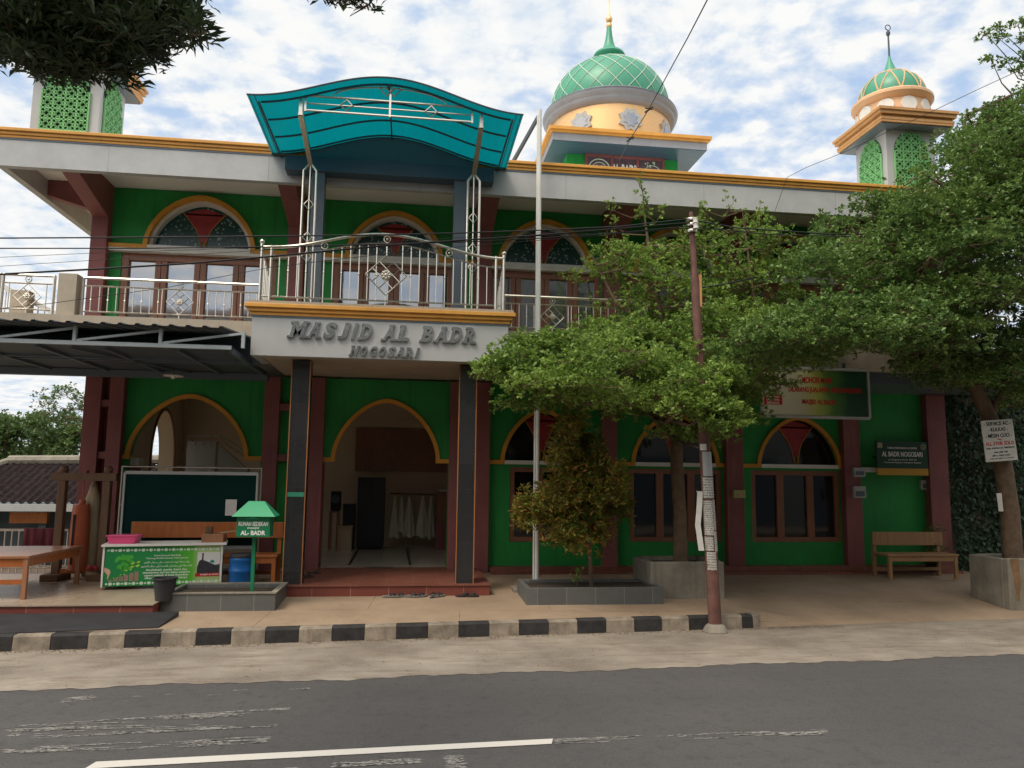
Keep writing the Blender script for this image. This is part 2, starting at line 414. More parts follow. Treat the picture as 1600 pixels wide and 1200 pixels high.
def worn_paint_mat(name, lo, hi, col=(.62,.60,.56), rot=0):
    m, nt, bs = newmat(name); v = coords(nt, (.9, 5, 1), (0, 0, R(3.1))); n = noise(nt, v, 5, 8, .75); f = noise(nt, coords(nt), 60, 3, .7)
    mm = N(nt, 'ShaderNodeMath', operation='MULTIPLY_ADD'); L(nt, f, mm.inputs[0]); mm.inputs[1].default_value = .35; L(nt, n, mm.inputs[2])
    c = mix(nt, ramp(nt, mm.outputs[0], [(lo, 0), (hi, 1)]), (.115,.105,.102), col)
    L(nt, c, bs.inputs['Base Color']); bs.inputs['Roughness'].default_value = .85; return m

# ground sheet to the horizon, falling away behind the terrace on the left
g = MB(); xs = [-600,-200,-80,-40,-20,-12,-9,-7,-5,0,10,20,40,80,200,600]; ys = [-300,-60,-10,4,9,13,15,17,20,26,34,60,120,300,900]
def gz(x, y):
    k = smooth((-5.5-x)/3.0)*smooth((y-14.6)/3.0); return -.035 - 1.5*k
for y in ys:
    for x in xs: g.v.append((x, y, gz(x, y)))
nx = len(xs)
for j in range(len(ys)-1):
    for i in range(nx-1): g.f.append((j*nx+i, j*nx+i+1, (j+1)*nx+i+1, (j+1)*nx+i)); g.m.append(0)
struct('ground', g, ground_mat(), 'dry earth around the site')

def band(f0, f1, x0, x1, z, n=60):
    b = MB()
    for i in range(n+1):
        x = x0+(x1-x0)*i/n
        b.v += [(x, f0(x), z), (x, f1(x), z)]
    for i in range(n): b.f.append((2*i, 2*i+2, 2*i+3, 2*i+1)); b.m.append(0)
    return b
struct('road', band(lambda x: .9+.055*x, lambda x: roadY(x)+.2, -120, 120, 0.0), asphalt_mat(), 'dark worn asphalt road')
rj = lambda x: roadY(x)+.03*math.sin(x*2.1)+.02*math.sin(x*5.3+1)+.018*math.sin(x*13.7)+.012*math.sin(x*31+2)-.02
struct('road_shoulder', band(rj, lambda x: kerbY(x)+.3, -60, 60, .004, 3000), shoulder_mat(), 'sandy concrete strip between kerb and asphalt')
# opposite verge, behind the camera
struct('far_pavement', band(lambda x: -2.6+.055*x, lambda x: .9+.055*x, -120, 120, .10), pavement_mat(), 'pavement on the near side of the road')

# pavement: a subdivided sheet rising from the kerb to the building
pm = MB(); xs = [-40,-20,-12,-9,-8]+[-7+i*.25 for i in range(0, 49)]+[5.5,6,7,8,9,10,11,12,14,18,25,40]; ny = 14
for x in xs:
    y0 = kerbY(x) + (.148 if x < 4.75 else .06)
    for j in range(ny+1):
        y = y0+(15.0-y0)*(j/ny)
        pm.v.append((x, y, paveZ(x, y) if j or x < 4.75 else .006))
for i in range(len(xs)-1):
    for j in range(ny): a = i*(ny+1)+j; pm.f.append((a, a+ny+1, a+ny+2, a+1)); pm.m.append(0)
struct('pavement', pm, pavement_mat(), 'sandy concrete pavement in front of the mosque')

# kerb: alternate black and bare blocks
kw = paint('kerb_bare_concrete', (.31,.26,.205), .9, .5, 5, streak=.8, bumpv=.6); kb = paint('kerb_black_paint', (.034,.033,.034), .8, .6, 9, streak=0, bumpv=.4)
kerb = MB(); k = 0
bl = .385; x = atz(305,1010,.0).x-2*bl*7
while x < 4.55:
    x1 = min(x+bl, 4.68)
    kerb.k = k % 2
    for (a, b) in ((x, x1-.006),):
        ya, yb = kerbY(a), kerbY(b); jj = random.uniform(-.006, .006); hz = .175+random.uniform(-.006, .006)
        vs = [(a,ya+jj,-.02),(b,yb+jj,-.02),(b,yb+.15,-.02),(a,ya+.15,-.02),(a,ya+.012+jj,hz-.02),(b,yb+.012+jj,hz-.02),(b,yb+.03+jj,hz),(a,ya+.03+jj,hz),(b,yb+.15,hz),(a,ya+.15,hz)]
        kerb.add(vs, [(0,1,5,4),(4,5,6,7),(7,6,8,9),(1,2,8,6,5),(3,0,4,7,9),(2,3,9,8)])
    x = x1; k += 1
# rounded end
kerb.k = k % 2
c = Vector((4.68, kerbY(4.68)+.15, 0)); n = 7; vs = [(c.x, c.y, -.02), (c.x, c.y, .172)]
for i in range(n): a = -PI/2+PI/2*i/(n-1); vs += [(c.x+.15*math.cos(a), c.y+.15*math.sin(a), -.02), (c.x+.13*math.cos(a), c.y+.13*math.sin(a), .165)]
fs = []
for i in range(n-1): a = 2+2*i; fs += [(a, a+2, a+3, a+1), (1, a+1, a+3)]
kerb.add(vs, fs); kerb.box(4.70, 4.83, c.y, c.y+.38, -.02, .163)
struct('kerb', kerb, [kb, kw], 'kerb of alternating black and bare concrete blocks')

# dark gritty dust and leaves caught along the kerb foot
dust = MB()
for i in range(900):
    x = random.uniform(-7, 6); y = kerbY(x)-abs(random.gauss(0, .07))-.01; s = random.uniform(.006, .022); a = random.uniform(0, PI)
    dx, dy = math.cos(a)*s, math.sin(a)*s
    dust.add([(x-dx,y-dy,.007),(x+dy*.5,y-dx*.5,.009),(x+dx,y+dy,.013),(x-dy*.5,y+dx*.5,.008)], [(0,1,2,3)])
for i in range(500):
    x = random.uniform(-6, 10); y = random.uniform(roadY(x), 13.2)
    z = (.006 if y < kerbY(x) else paveZ(x, y)+.003) if not (kerbY(x)-.02 < y < kerbY(x)+.16) else None
    if z is None or (y > 10.4 and x < 1.4): continue
    s = random.uniform(.006, .02); a = random.uniform(0, PI); dx, dy = math.cos(a)*s, math.sin(a)*s
    dust.add([(x-dx,y-dy,z),(x+dy*.4,y-dx*.4,z+.004),(x+dx,y+dy,z+.006),(x-dy*.4,y+dx*.4,z+.003)], [(0,1,2,3)])
tag(dust.build('leaf_litter', paint('dry_leaf_litter', (.13,.08,.04), .9, .4, 20)), 'scattered dry leaf litter and grit along the kerb', 'leaf litter', kind='stuff')

# road markings, 4 mm above the asphalt
def stripe(name, pts, mat, label):
    b = MB(); b.poly([(p.x, p.y, .005) for p in pts]); return struct(name, b, mat, label)
def qd(*px): return [atz(x, y, .005) for x, y in px]
solid = worn_paint_mat('solid_line_paint', .30, .46, (.60,.57,.52))
stripe('road_marking', qd((132,1201),(862,1162),(864,1154),(150,1190)), solid, 'solid white centre line')
from mathutils import noise as mnoise
def flaked(pts, mat, label, cover, thick=.5):
    A, B, C_, D_ = [Vector((p.x, p.y)) for p in pts]; m = MB(); L_ = (B-A).length; W_ = (D_-A).length
    n = int(L_*W_*5200)
    for i in range(n):
        u, v = random.random(), random.random(); p = (A.lerp(B, u)).lerp(D_.lerp(C_, u), v)
        q = mnoise.noise(Vector((p.x*.9, p.y*9, 1.7)))*.6+mnoise.noise(Vector((p.x*3, p.y*60, 4)))*.45
        edge = .12 if (v < .12 or v > .88 or u < .03 or u > .97) else 0
        if q+edge < cover: continue
        l = random.uniform(.008, .045); w = random.uniform(.0012, .004); s = random.uniform(-.02, .02)
        d = (B-A).normalized(); e = Vector((-d.y, d.x))
        P_ = [p-d*l+e*s*.3, p-d*l*.3-e*w, p+d*l*.5-e*w*.6, p+d*l, p+d*l*.4+e*w, p-d*l*.5+e*w*.7]
        m.poly([(x.x, x.y, .005) for x in P_])
    if m.f: struct('road_marking', m, mat, label)
flake = paint('flaked_white_paint', (.46,.44,.41), .85, .25, 30)
flaked(qd((868,1162),(1288,1147),(1290,1139),(868,1154)), flake, 'worn white centre line', -.02)
for q in ([(18,1155),(428,1135),(440,1124),(12,1140)], [(8,1182),(412,1160),(420,1150),(10,1168)], [(30,1143),(446,1113),(452,1105),(20,1134)], [(190,1095),(480,1077),(478,1072),(200,1088)]):
    flaked(qd(*q), flake, 'worn zebra crossing stripe', .22)
flaked(qd((95,1098),(148,1092),(146,1086),(105,1090)), flake, 'worn white dash', .0)
flaked(qd((520,1199),(655,1192),(654,1184),(524,1191)), flake, 'worn white dash', -.05)
flaked(qd((438,1203),(464,1203),(478,1182),(448,1184)), flake, 'worn white dash', .1)
flaked(qd((700,1203),(728,1203),(722,1179),(698,1180)), flake, 'worn white dash', .1)

# ================================================================== MOSQUE
YF = 13.9; ZF = .40
mosque = thing('mosque', 'two storey green and maroon mosque with orange cornices and green domes behind the pavement', 'mosque', (2.5, YF, .2))
def part(mb, name, mat, parent=None, **kw): return mb.build(name, mat, parent or mosque, **kw)
def arch_z(x, cx, hw, zs, h, p=1.75):
    t = min(1., abs(x-cx)/hw); return zs + h*(1-t**p)**(1/p)
def arch_pts(cx, hw, zs, h, p=1.75, n=28):
    out = []
    for i in range(n+1):
        a = PI*i/n; u = -math.cos(a)
        out.append((cx+u*hw, arch_z(cx+u*hw, cx, hw, zs, h, p)))
    return out
def holed_wall(mb, x0, x1, z0, z1, y0, y1, holes):
    # holes: ('r',xa,xb,za,zb) or ('a',cx,hw,zs,h,p) -> opening above zs under an arch
    br = {x0, x1}
    for h in holes:
        if h[0] == 'r': br |= {h[1], h[2]}
        else: br |= {x for x, _ in arch_pts(*h[1:])}
    br = sorted(b for b in br if x0 <= b <= x1)
    def iv(h, x):
        return (h[3], h[4]) if h[0] == 'r' else (h[3], arch_z(x, *h[1:]))
    for a, b in zip(br, br[1:]):
        if b-a < 1e-5: continue
        m = (a+b)/2; hs = []
        for h in holes:
            lo, hi = (h[1], h[2]) if h[0] == 'r' else (h[1]-h[2], h[1]+h[2])
            if lo < m < hi: hs.append(h)
        hs.sort(key=lambda h: h[3])
        ca, cb = z0, z0
        ints = []
        for h in hs:
            la, ha = iv(h, a); lb, hb = iv(h, b)
            if la <= ca+1e-4 and lb <= cb+1e-4: ca, cb = max(ca, ha), max(cb, hb); continue
            ints.append((ca, cb, la, lb)); ca, cb = ha, hb
        ints.append((ca, cb, z1, z1))
        for la, lb, ha, hb in ints:
            if ha-la < 1e-4 and hb-lb < 1e-4: continue
            mb.add([(a,y0,la),(b,y0,lb),(b,y0,hb),(a,y0,ha),(a,y1,la),(b,y1,lb),(b,y1,hb),(a,y1,ha)], [(0,1,2,3),(7,6,5,4),(0,4,5,1),(3,2,6,7)])
    for h in holes:      # jambs
        if h[0] == 'r':
            for X in (h[1], h[2]):
                if x0 < X < x1: mb.add([(X,y0,h[3]),(X,y1,h[3]),(X,y1,h[4]),(X,y0,h[4])], [(0,1,2,3)])
    return mb

SC = YF/13.5
def gx(px, py, Y=YF): return aty(px, py, Y).x
GB = [('open', gx(293,716)), ('open', gx(603,716)), ('win', gx(848,716)), ('win', gx(1055,716)), ('win', gx(1248,716))]
ZS = 2.30
gh = []; specs = []
spec = [(.985*SC, 1.06, 'o', gx(190,800), gx(403,800)), (.930*SC, 1.06, 'o', gx(498,800), gx(699,800)), (.76*SC, .95, 'w', gx(795,740), gx(937,848)), (.83*SC, .93, 'w', gx(982,740), gx(1131,848)), (.83*SC, .92, 'w', gx(1172,740), gx(1317,848))]
for (kind, cx), (hw, h, t, xa, xb) in zip(GB, spec):
    gh.append(('a', cx, hw-.03, ZS, h-.02, 1.72))
    if t == 'o': gh.append(('r', xa, xb, ZF-.2, ZS))
    else: gh.append(('r', xa+.02, xb-.02, .84, 2.18))
XL, XR = -5.20, 10.36
w = MB(); holed_wall(w, -4.95, XR, .40, 3.70, YF, YF+.25, gh); part(w, 'ground_storey_wall', M['green'])

# yellow arch trims, continuing sideways as string bands
def trim(cx, hw, zs, h, p, xa, xb, t=.075, name='arch_trim', yf=YF, depth=.05):
    b = MB()
    outer = arch_pts(cx, hw, zs, h, p, 36); inner = [(x, z) for x, z in arch_pts(cx, hw-t, zs, h-t, p, 36)]
    b.strip(outer, inner, yf-depth, yf+.02)
    b.box(xa, cx-hw+.01, yf-depth+.003, yf+.02, zs-.075, zs); b.box(cx+hw-.01, xb, yf-depth+.003, yf+.02, zs-.075, zs)
    b.box(cx-hw+.0, cx-hw+t, yf-depth, yf+.02, zs-.075, zs); b.box(cx+hw-t, cx+hw, yf-depth, yf+.02, zs-.075, zs)
    return part(b, name, M['yellow'])
colx = [(-5.47,-5.20),(-5.07,-4.84),(-2.53,-2.27),(-1.75,-1.50),(.70,1.42),(3.50,3.77),(5.86,6.19),(8.21,8.54),(9.96,10.36)]
ends = [(-4.86,-2.51),(-1.50,.70),(1.42,3.50),(3.77,5.86),(6.19,8.21)]
for (kind, cx), (hw, h, t, xa, xb), (ea, eb) in zip(GB, spec, ends): trim(cx, hw, ZS, h, 1.72, ea, eb)

# ground columns (maroon)
for i, (a, b) in enumerate(colx):
    m = MB(); m.box(a, b, YF-.17, YF+.27, .32, 3.69)
    if i in (0, 2):
        q = colx[i+1][0]
        for z in (2.22, 3.1): m.box(b-.002, q+.002, YF-.14, YF+.2, z, z+.12)
        m.box(b-.002, q+.002, YF+.05, YF+.2, .42, 3.68)
    part(m, 'column', M['maroon'], bevel=.006)
m = MB(); x0, x1 = gx(191,800,14.2), gx(212,800,14.2); m.box(x0+.02,x1-.02,14.16,14.36,.40,2.12); pi_ = part(m, 'pilaster', M['maroon']); m = MB(); m.box(x0-.01,x1+.01,14.13,14.39,2.12,2.25); m.build('capital', M['white'], pi_, bevel=.006)
# plinth step below the windows
p_ = MB(); p_.box(1.46, 10.40, YF-.38, YF+.02, .18, .335); p_.box(1.46, 10.38, YF-.22, YF+.02, .30, .425); part(p_, 'plinth_step', M['red_tile'])

# lunette infill + fan
def fan_shape(cx, hw, zs, h):
    prof = [(.065,.20),(.085,.32),(.15,.47),(.24,.60),(.34,.73),(.45,.86)]
    right = [(cx+u*hw, zs+v*h) for u, v in prof]
    top = [(cx+.45*hw*(1-2*i/10), arch_z(cx+.45*hw*(1-2*i/10), cx, hw, zs, h, 1.75)-.02) for i in range(11)]
    left = [(2*cx-x, z) for x, z in reversed(right)]
    return right, top, left
def lunette(cx, hw, zs, h, y, dark=False):
    pane = MB(); pts = arch_pts(cx, hw, zs, h); pane.prism(pts, y, y+.03)
    o = part(pane, 'arched_window', M['speck'] if not dark else M['dark_glass'])
    r, t, l = fan_shape(cx, hw-.04, zs, h-.03)
    f = MB(); f.prism(r+t+l, y-.012, y+.002); f.build('red_fan_pane', M['lunette_red'], o)
    b = MB()
    for s in (1, -1):
        pr = [(cx+s*u*hw, zs+v*h) for u, v in [(.05,0),(.055,.10),(.075,.2),(.095,.32),(.16,.47),(.25,.60),(.35,.73),(.46,.86)]]
        pr2 = [(cx+s*u*hw, zs+v*h) for u, v in [(.02,0),(.03,.10),(.045,.2)]]
        for c in (pr, pr2):
            b.tube([(x, y-.014, z) for x, z in c], .008, 5)
    b.build('gold_tracery', M['yellow'], o); return o
for (kind, cx), (hw, h, t, xa, xb) in list(zip(GB, spec))[2:]:
    lunette(cx, hw-.035, ZS-.02, h-.025, YF+.13, True)
    f = MB(); f.box(cx-hw+.08, cx+hw-.08, YF-.055, YF+.12, ZS-.075, ZS-.004); part(f, 'window_ledge', M['white'])
    fr = MB(); y0, y1 = YF+.03, YF+.13
    fr.box(xa+.02, xa+.11, y0, y1, .84, 2.18); fr.box(xb-.11, xb-.02, y0, y1, .84, 2.18); fr.box(xa+.11, xb-.11, y0+.002, y1, .84, .93); fr.box(xa+.11, xb-.11, y0+.002, y1, 2.09, 2.18)
    W = xb-xa
    for k in (1, 2): fr.box(xa+W*k/3-.07, xa+W*k/3+.07, y0+.004, y1, .93, 2.09)
    fo = part(fr, 'window', M['brown'], bevel=.005)
    gl = MB(); gl.box(xa+.03, xb-.03, YF+.09, YF+.10, .85, 2.17); gl.build('pane', M['dark_glass'], fo)

# upper storey
UZ0, UZ1 = 4.40, 7.00; ZU = 5.965
UB = [gx(314,388), gx(617,396), gx(851,405), gx(1055,412), gx(1240,420)]
uh = []; uspec = []
for i, cx in enumerate(UB):
    hw = [.95, .885, .90, .85, .85][i]; h = [.94, .86, .86, .86, .86][i]
    dx = [1.32, 1.10, 1.08, 1.0, 1.0][i]
    uspec.append((cx, hw, h, dx)); uh += [('a', cx, hw-.08, ZU, h-.08, 1.8), ('r', cx-dx, cx+dx, UZ0+.01, ZU-.10)]
w = MB(); holed_wall(w, -5.32, XR, UZ0, UZ1, YF, YF+.25, uh); part(w, 'upper_storey_wall', M['green'])
ucol = [(-5.57,-5.30),(-2.26,-1.97),(1.10,1.40),(3.53,3.85),(5.92,6.22),(8.28,8.58),(10.06,10.36)]
for a, b in ucol:
    m = MB(); m.box(a, b, YF-.18, YF+.27, UZ0-.1, 6.62)
    m.prismx([(YF+.25,6.40),(YF-.18,6.40),(12.36,6.72),(12.36,7.02),(YF+.25,7.02)], a+.003, b-.003)
    part(m, 'column', M['maroon'], bevel=.006)
m = MB(); m.prism([(-6.33,6.74),(-5.50,6.50),(-5.50,7.01),(-6.33,7.01)], YF-.17, YF+.05); part(m, 'eave_bracket', M['maroon'])
for i, (cx, hw, h, dx) in enumerate(uspec):
    ea = ucol[i][1]+.0; eb = ucol[i+1][0]
    trim(cx, hw, ZU, h, 1.8, ea, eb, .075, depth=.12)
    b = MB(); b.strip(arch_pts(cx, hw-.07, ZU, h-.07, 1.8, 30), arch_pts(cx, hw-.13, ZU, h-.13, 1.8, 30), YF-.02, YF+.24); part(b, 'arch_reveal', M['white'])
    lunette(cx, hw-.12, ZU-.01, h-.12, YF+.12)
    l = MB(); l.box(ea+.005, eb-.005, YF-.115, YF+.20, ZU-.13, ZU-.078); l.box(cx-hw+.08, cx+hw-.08, YF-.125, YF+.2, ZU-.077, ZU-.005); part(l, 'window_ledge', M['white'])
    x0, x1 = cx-dx, cx+dx; top = ZU-.13; fr = MB(); y0, y1 = YF+.02, YF+.14
    fr.box(x0, x0+.12, y0, y1, UZ0, top); fr.box(x1-.12, x1, y0, y1, UZ0, top); fr.box(x0+.12, x1-.12, y0+.003, y1, top-.13, top); fr.box(x0+.12, x1-.12, y0+.003, y1, UZ0, UZ0+.14)
    W = (x1-x0)/4
    for k in (1, 2, 3):
        fr.box(x0+W*k-.10, x0+W*k-.004, y0+.006, y1, UZ0+.14, top-.13); fr.box(x0+W*k+.004, x0+W*k+.10, y0+.006, y1, UZ0+.14, top-.13)
    fo = part(fr, 'balcony_door', M['brown'], bevel=.006)
    for k in range(4):
        gl = MB(); gl.box(x0+W*k+.09, x0+W*(k+1)-.09, YF+.085, YF+.095, UZ0+.1, top-.1); gl.build('pane', M['glass'], fo)
    
# floor slab / balcony along the whole upper storey
sl = MB(); sl.box(-9.5, 10.9, 12.36, YF+3.4, 4.20, 4.37); sl.box(-9.5, 10.9, 12.34, 12.42, 3.90, 4.385)
part(sl, 'balcony_slab', M['tan'])
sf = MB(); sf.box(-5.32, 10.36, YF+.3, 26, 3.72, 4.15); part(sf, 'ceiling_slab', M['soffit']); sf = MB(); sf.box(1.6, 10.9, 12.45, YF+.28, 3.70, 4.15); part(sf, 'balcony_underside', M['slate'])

# roof eave: fascia boards hanging below the soffit, cornice on top
EX0, EX1, EY0, EY1 = -6.45, 11.6, 12.30, 26.0
f = MB(); f.box(EX0, EX1, EY0, EY0+.12, 6.675, 7.11); f.box(EX0, EX0+.12, EY0+.12, EY1, 6.675, 7.11); f.box(EX1-.12, EX1, EY0+.12, EY1, 6.675, 7.11); part(f, 'fascia', M['fascia'])
s = MB(); s.box(EX0+.12, EX1-.12, EY0+.12, EY1, 7.01, 7.20); part(s, 'soffit', M['soffit'])
c = MB()
def cornice(b, x0, x1, y0, y1, prof):           # prof: list of (out, z0, z1)
    for o, z0, z1 in prof:
        b.box(x0-o, x1+o, y0-o, y0+.3, z0, z1); b.box(x0-o, x0+.3, y0+.3, y1, z0, z1); b.box(x1-.3, x1+o, y0+.3, y1, z0, z1)
cornice(c, EX0, EX1, EY0, EY1, [(.02,7.125,7.17),(.04,7.17,7.222),(.07,7.222,7.275)]); part(c, 'cornice', M['orange'], bevel=.008)
gl_ = MB(); cornice(gl_, EX0, EX1, EY0, EY1, [(.010,7.10,7.125)]); part(gl_, 'painted_shadow_line', M['slate'])  # solid slate band, coloured in as the shadow line under the cornice
# rear body of the upper storey and interior partitions
for q in ((-5.2,-5.0,YF+.25,26,4.37,7.0),(10.16,10.36,YF+.25,26,.2,7.0),(-5.0,10.16,25.8,26,4.37,7.0),(1.20,1.40,YF+.26,17.9,.3,3.72)): b = MB(); b.box(*q); part(b, 'inner_wall' if q[0] > 1 and q[0] < 2 else 'side_wall', M['cream'])

# ---- hall interior seen through the two open arches
YB = 17.9
fl = MB(); fl.box(-5.0, 1.2, YF-.02, YB, .2, .40); part(fl, 'hall_floor', M['white_tile'])
bw = MB(); bw.box(-5.0, 1.2, YB, YB+.2, .40, 3.72); part(bw, 'hall_back_wall', M['cream'])
SWX = Matrix(((0,-1,0,0),(1,0,0,0),(0,0,1,0),(0,0,0,1)))           # wall built along x, turned to run along y
AY, AH, AZS, AHH = 16.55, .72, 2.35, .92
sw = MB(); holed_wall(sw, YF+.26, YB, .3, 3.72, 5.0, 5.3, [('a', AY, AH, AZS, AHH, 1.9), ('r', AY-AH, AY+AH, .9, AZS)]); part(sw, 'side_wall', M['cream'], xf=SWX)
rim = MB(); rim.strip(arch_pts(AY, AH+.06, AZS, AHH+.06, 1.9, 24), arch_pts(AY, AH, AZS, AHH, 1.9, 24), 4.975, 5.0); rim.box(AY-AH-.06, AY-AH, 4.975, 5.0, .9, AZS); rim.box(AY+AH, AY+AH+.06, 4.975, 5.0, .9, AZS); part(rim, 'inner_arch_trim', M['brown'], xf=SWX)
# stair rising to the right of the inner arch, with a rail
sx0, sx1 = gx(296,700,16.6), gx(392,720,16.6)
st = MB(); st.box(sx0, gx(341,700,16.6), 16.4, 16.6, 1.9, aty(318,689,16.5).z)
za = aty(348,696,16.5).z; zb = aty(395,735,16.5).z
st.prism([(gx(345,696,16.5), 1.6), (sx1, 1.6), (sx1, zb), (gx(345,696,16.5), za)], 16.4, 16.6); part(st, 'stair_flank', M['white'])
rl = MB(); a = aty(293,681,16.4); b_ = aty(344,681,16.4); c_ = aty(392,712,16.4); rl.tube([a, b_, c_], .03, 6); rl.tube([a-Vector((0,0,.1)), b_-Vector((0,0,.1)), c_-Vector((0,0,.1))], .015, 6)
for k in range(5): p = a.lerp(b_, k/4); rl.tube([p, p-Vector((0,0,.2))], .012, 5)
part(rl, 'stair_rail', M['steel'])
pn = MB(); x0, x1 = gx(556,700,YB), gx(700,700,YB); pn.box(x0, x1, YB-.10, YB-.02, aty(620,737,YB).z, aty(620,671,YB).z); part(pn, 'dark_gallery_screen', M['brown'])
bt = MB(); bt.box(gx(540,700,YB), x1, YB-.05, YB-.01, aty(620,668,YB).z, aty(620,656,YB).z); part(bt, 'beam', M['cream'])

# ---- entrance platform, pillars and balcony
pf = MB(); pf.box(-1.80, 1.24, 11.69, YF-.25, .16, .385); part(pf, 'entrance_step_riser', M['red_riser'])
pt = MB(); pt.box(-1.815, 1.255, 11.67, YF-.02, .386, .402); part(pt, 'entrance_step', M['red_tile'])
for (x0, x1, nm) in ((-1.79, -1.52, 0), (.735, 1.0, 1)):
    b = MB(); b.box(x0, x1, 11.80, 12.08, .40, 3.71); o = part(b, 'pillar', M['black_tile'])
    t = MB()
    for xx in (x0, x1): t.box(xx-.007, xx+.007, 11.790, 11.802, .40, 3.70)
    t.build('corner_trim', M['trim_brown'], o)
    if nm == 0:
        t = MB(); t.box(x0+.015, x1-.015, 11.794, 11.80, aty(456,776,11.8).z, aty(456,769,11.8).z); t.build('green_tape', M['dome_green'], o)
BX0, BX1, BY = -2.34, 1.44, 11.45
bb = MB(); bb.box(BX0, BX1, BY, BY+.12, 3.715, 4.30); bb.box(BX0, BX0+.12, BY+.12, 12.34, 3.715, 4.30); bb.box(BX1-.12, BX1, BY+.12, 12.34, 3.715, 4.30); part(bb, 'balcony_fascia', M['panel'])
bs_ = MB(); bs_.box(BX0+.12, BX1-.12, BY+.12, 13.85, 3.73, 3.9); bs_.box(BX0+.1, BX1-.1, BY+.1, 12.36, 4.2, 4.36); part(bs_, 'balcony_soffit', M['tan'])
c = MB(); cornice(c, BX0, BX1, BY, 12.33, [(.025,4.31,4.36),(.06,4.36,4.415),(.10,4.415,4.475)]); part(c, 'balcony_cornice', M['orange'], bevel=.008)
cg = MB(); cornice(cg, BX0, BX1, BY, 12.33, [(.012,4.285,4.31)]); part(cg, 'painted_shadow_line', M['slate'])  # same dark band drawn as shade below the balcony cornice
ct = MB(); ct.box(BX0-.07, BX1+.07, BY-.07, 12.33, 4.476, 4.52); part(ct, 'balcony_floor', M['tan'])

# ---- railings
def flower(mb, c, r=.055):
    for k in range(8):
        a = 2*PI*k/8; p = Vector(c)+Vector((math.cos(a)*r*.65, -.01, math.sin(a)*r*.65)); mb.sphere(p, r*.36, 7, 4)
    mb.sphere(Vector(c)+Vector((0,-.02,0)), r*.42, 8, 5)
def diamond(mb, c, s, rr=.009):
    c = Vector(c); P = [c+Vector((s,0,0)), c+Vector((0,0,s)), c-Vector((s,0,0)), c-Vector((0,0,s))]
    for i in range(4): mb.tube([P[i], P[(i+1)%4]], rr, 6)
    for t in (1/3, 2/3):
        mb.tube([P[0].lerp(P[1], t), P[3].lerp(P[2], t)], rr*.75, 5); mb.tube([P[1].lerp(P[2], t), P[0].lerp(P[3], t)], rr*.75, 5)
    flower(mb, c, s*.26)
def railing(x0, x1, y, z0, z1, orn, name='balcony_railing', step=.122):
    b = MB(); b.tube([(x0,y,z1),(x1,y,z1)], .022, 8); b.tube([(x0,y,z1-.13),(x1,y,z1-.13)], .012, 6); b.tube([(x0,y,z0+.08),(x1,y,z0+.08)], .013, 6)
    n = max(1, int((x1-x0)/step)); 
    for i in range(n+1):
        x = x0+(x1-x0)*i/n
        if any(abs(x-o) < .27 for o in orn): continue
        b.tube([(x,y,z0+.08),(x,y,z1-.13)], .0085, 6)
        if i % 2: b.sphere((x,y,(z0+z1)/2-.04), .016, 6, 4)
    for o in orn:
        for s in (-.27, .27): b.tube([(o+s,y,z0+.08),(o+s,y,z1-.13)], .009, 6)
        b.tube([(o,y,z0),(o,y,z0+.08)], .012, 6)
    for x in (x0, x1): b.tube([(x,y,z0-.02),(x,y,z1)], .025, 8)
    r = part(b, name, M['steel'], smooth=True)
    for o in orn:
        d = MB(); zc = (z0+.08+z1-.13)/2; diamond(d, (o, y, zc), min(.26, (z1-z0-.21)/2)); d.ring((o, y-.002, z1-.065), .045, .009); d.sphere((o, y-.002, z1-.065), .018, 8, 5)
        d.build('diamond_ornament', M['steel'], r, smooth=True)
    return r
yr = 12.45; z0, z1 = 4.385, 5.0
railing(-5.10, BX0-.02, yr, z0, z1, [gx(281,470,yr)])
railing(-6.26, -5.52, yr, z0, z1, [gx(42,470,yr)]); railing(-7.6, -6.30, yr, z0, z1, [-6.85])
railing(BX1+.05, 3.9, yr, z0, z1, [gx(863,497,yr)]); railing(3.95, 6.4, yr, z0, z1, [5.2]); railing(6.45, 8.9, yr, z0, z1, [7.7]); railing(8.95, 10.7, yr, z0, z1, [9.8])
b = MB(); b.box(-5.44, -5.17, 12.38, 12.62, 4.386, 5.04); part(b, 'balcony_post', M['tan'], bevel=.006)
# outside stair at the left rear with its rail and newel post
b = MB(); p0 = aty(-30,430,15); p1 = aty(100,497,15)
b.bar(p0, p1, .06, .09); d = (p1-p0)
lo = [q-Vector((0,0,.55)) for q in (p0, p1)]; b.bar(lo[0], lo[1], .03)
for i in range(14): q = p0.lerp(p1, i/13); b.tube([q, q-Vector((0,0,.8))], .012, 5)
part(b, 'outside_stair_rail', M['steel'])
b = MB(); q = aty(35,455,14.9); b.box(q.x-.15, q.x+.15, 14.8, 15.05, 4.375, q.z); part(b, 'stair_newel', M['tan'])

# entrance balcony railing: arched top, double end posts, returns on both sides
b = MB(); y = 11.56; za0 = 4.52; xl, xr = -2.27, 1.37
def arc(x, ze, zm): 
    t = abs((x-(xl+xr)/2)/((xr-xl)/2)); return ze+(zm-ze)*(0.5+0.5*math.cos(PI*min(1., max(0., t/.97)))) if t < .97 else ze
XX = [xl+(xr-xl)*i/40 for i in range(41)]
b.tube([(x, y, arc(x, 5.37, 5.66)) for x in XX], .024, 8); b.tube([(x, y, arc(x, 5.22, 5.52)) for x in XX], .012, 6); b.tube([(xl, y, 4.62), (xr, y, 4.62)], .013, 6)
n = 28
for i in range(1, n):
    x = xl+(xr-xl)*i/n
    if abs(x+.43) < .12: continue
    top = arc(x, 5.22, 5.52); long = i % 7 == 0
    b.tube([(x, y, 4.53 if long else 4.62), (x, y, top)], .009, 6)
    if i % 2: b.sphere((x, y, 5.02), .018, 6, 4)
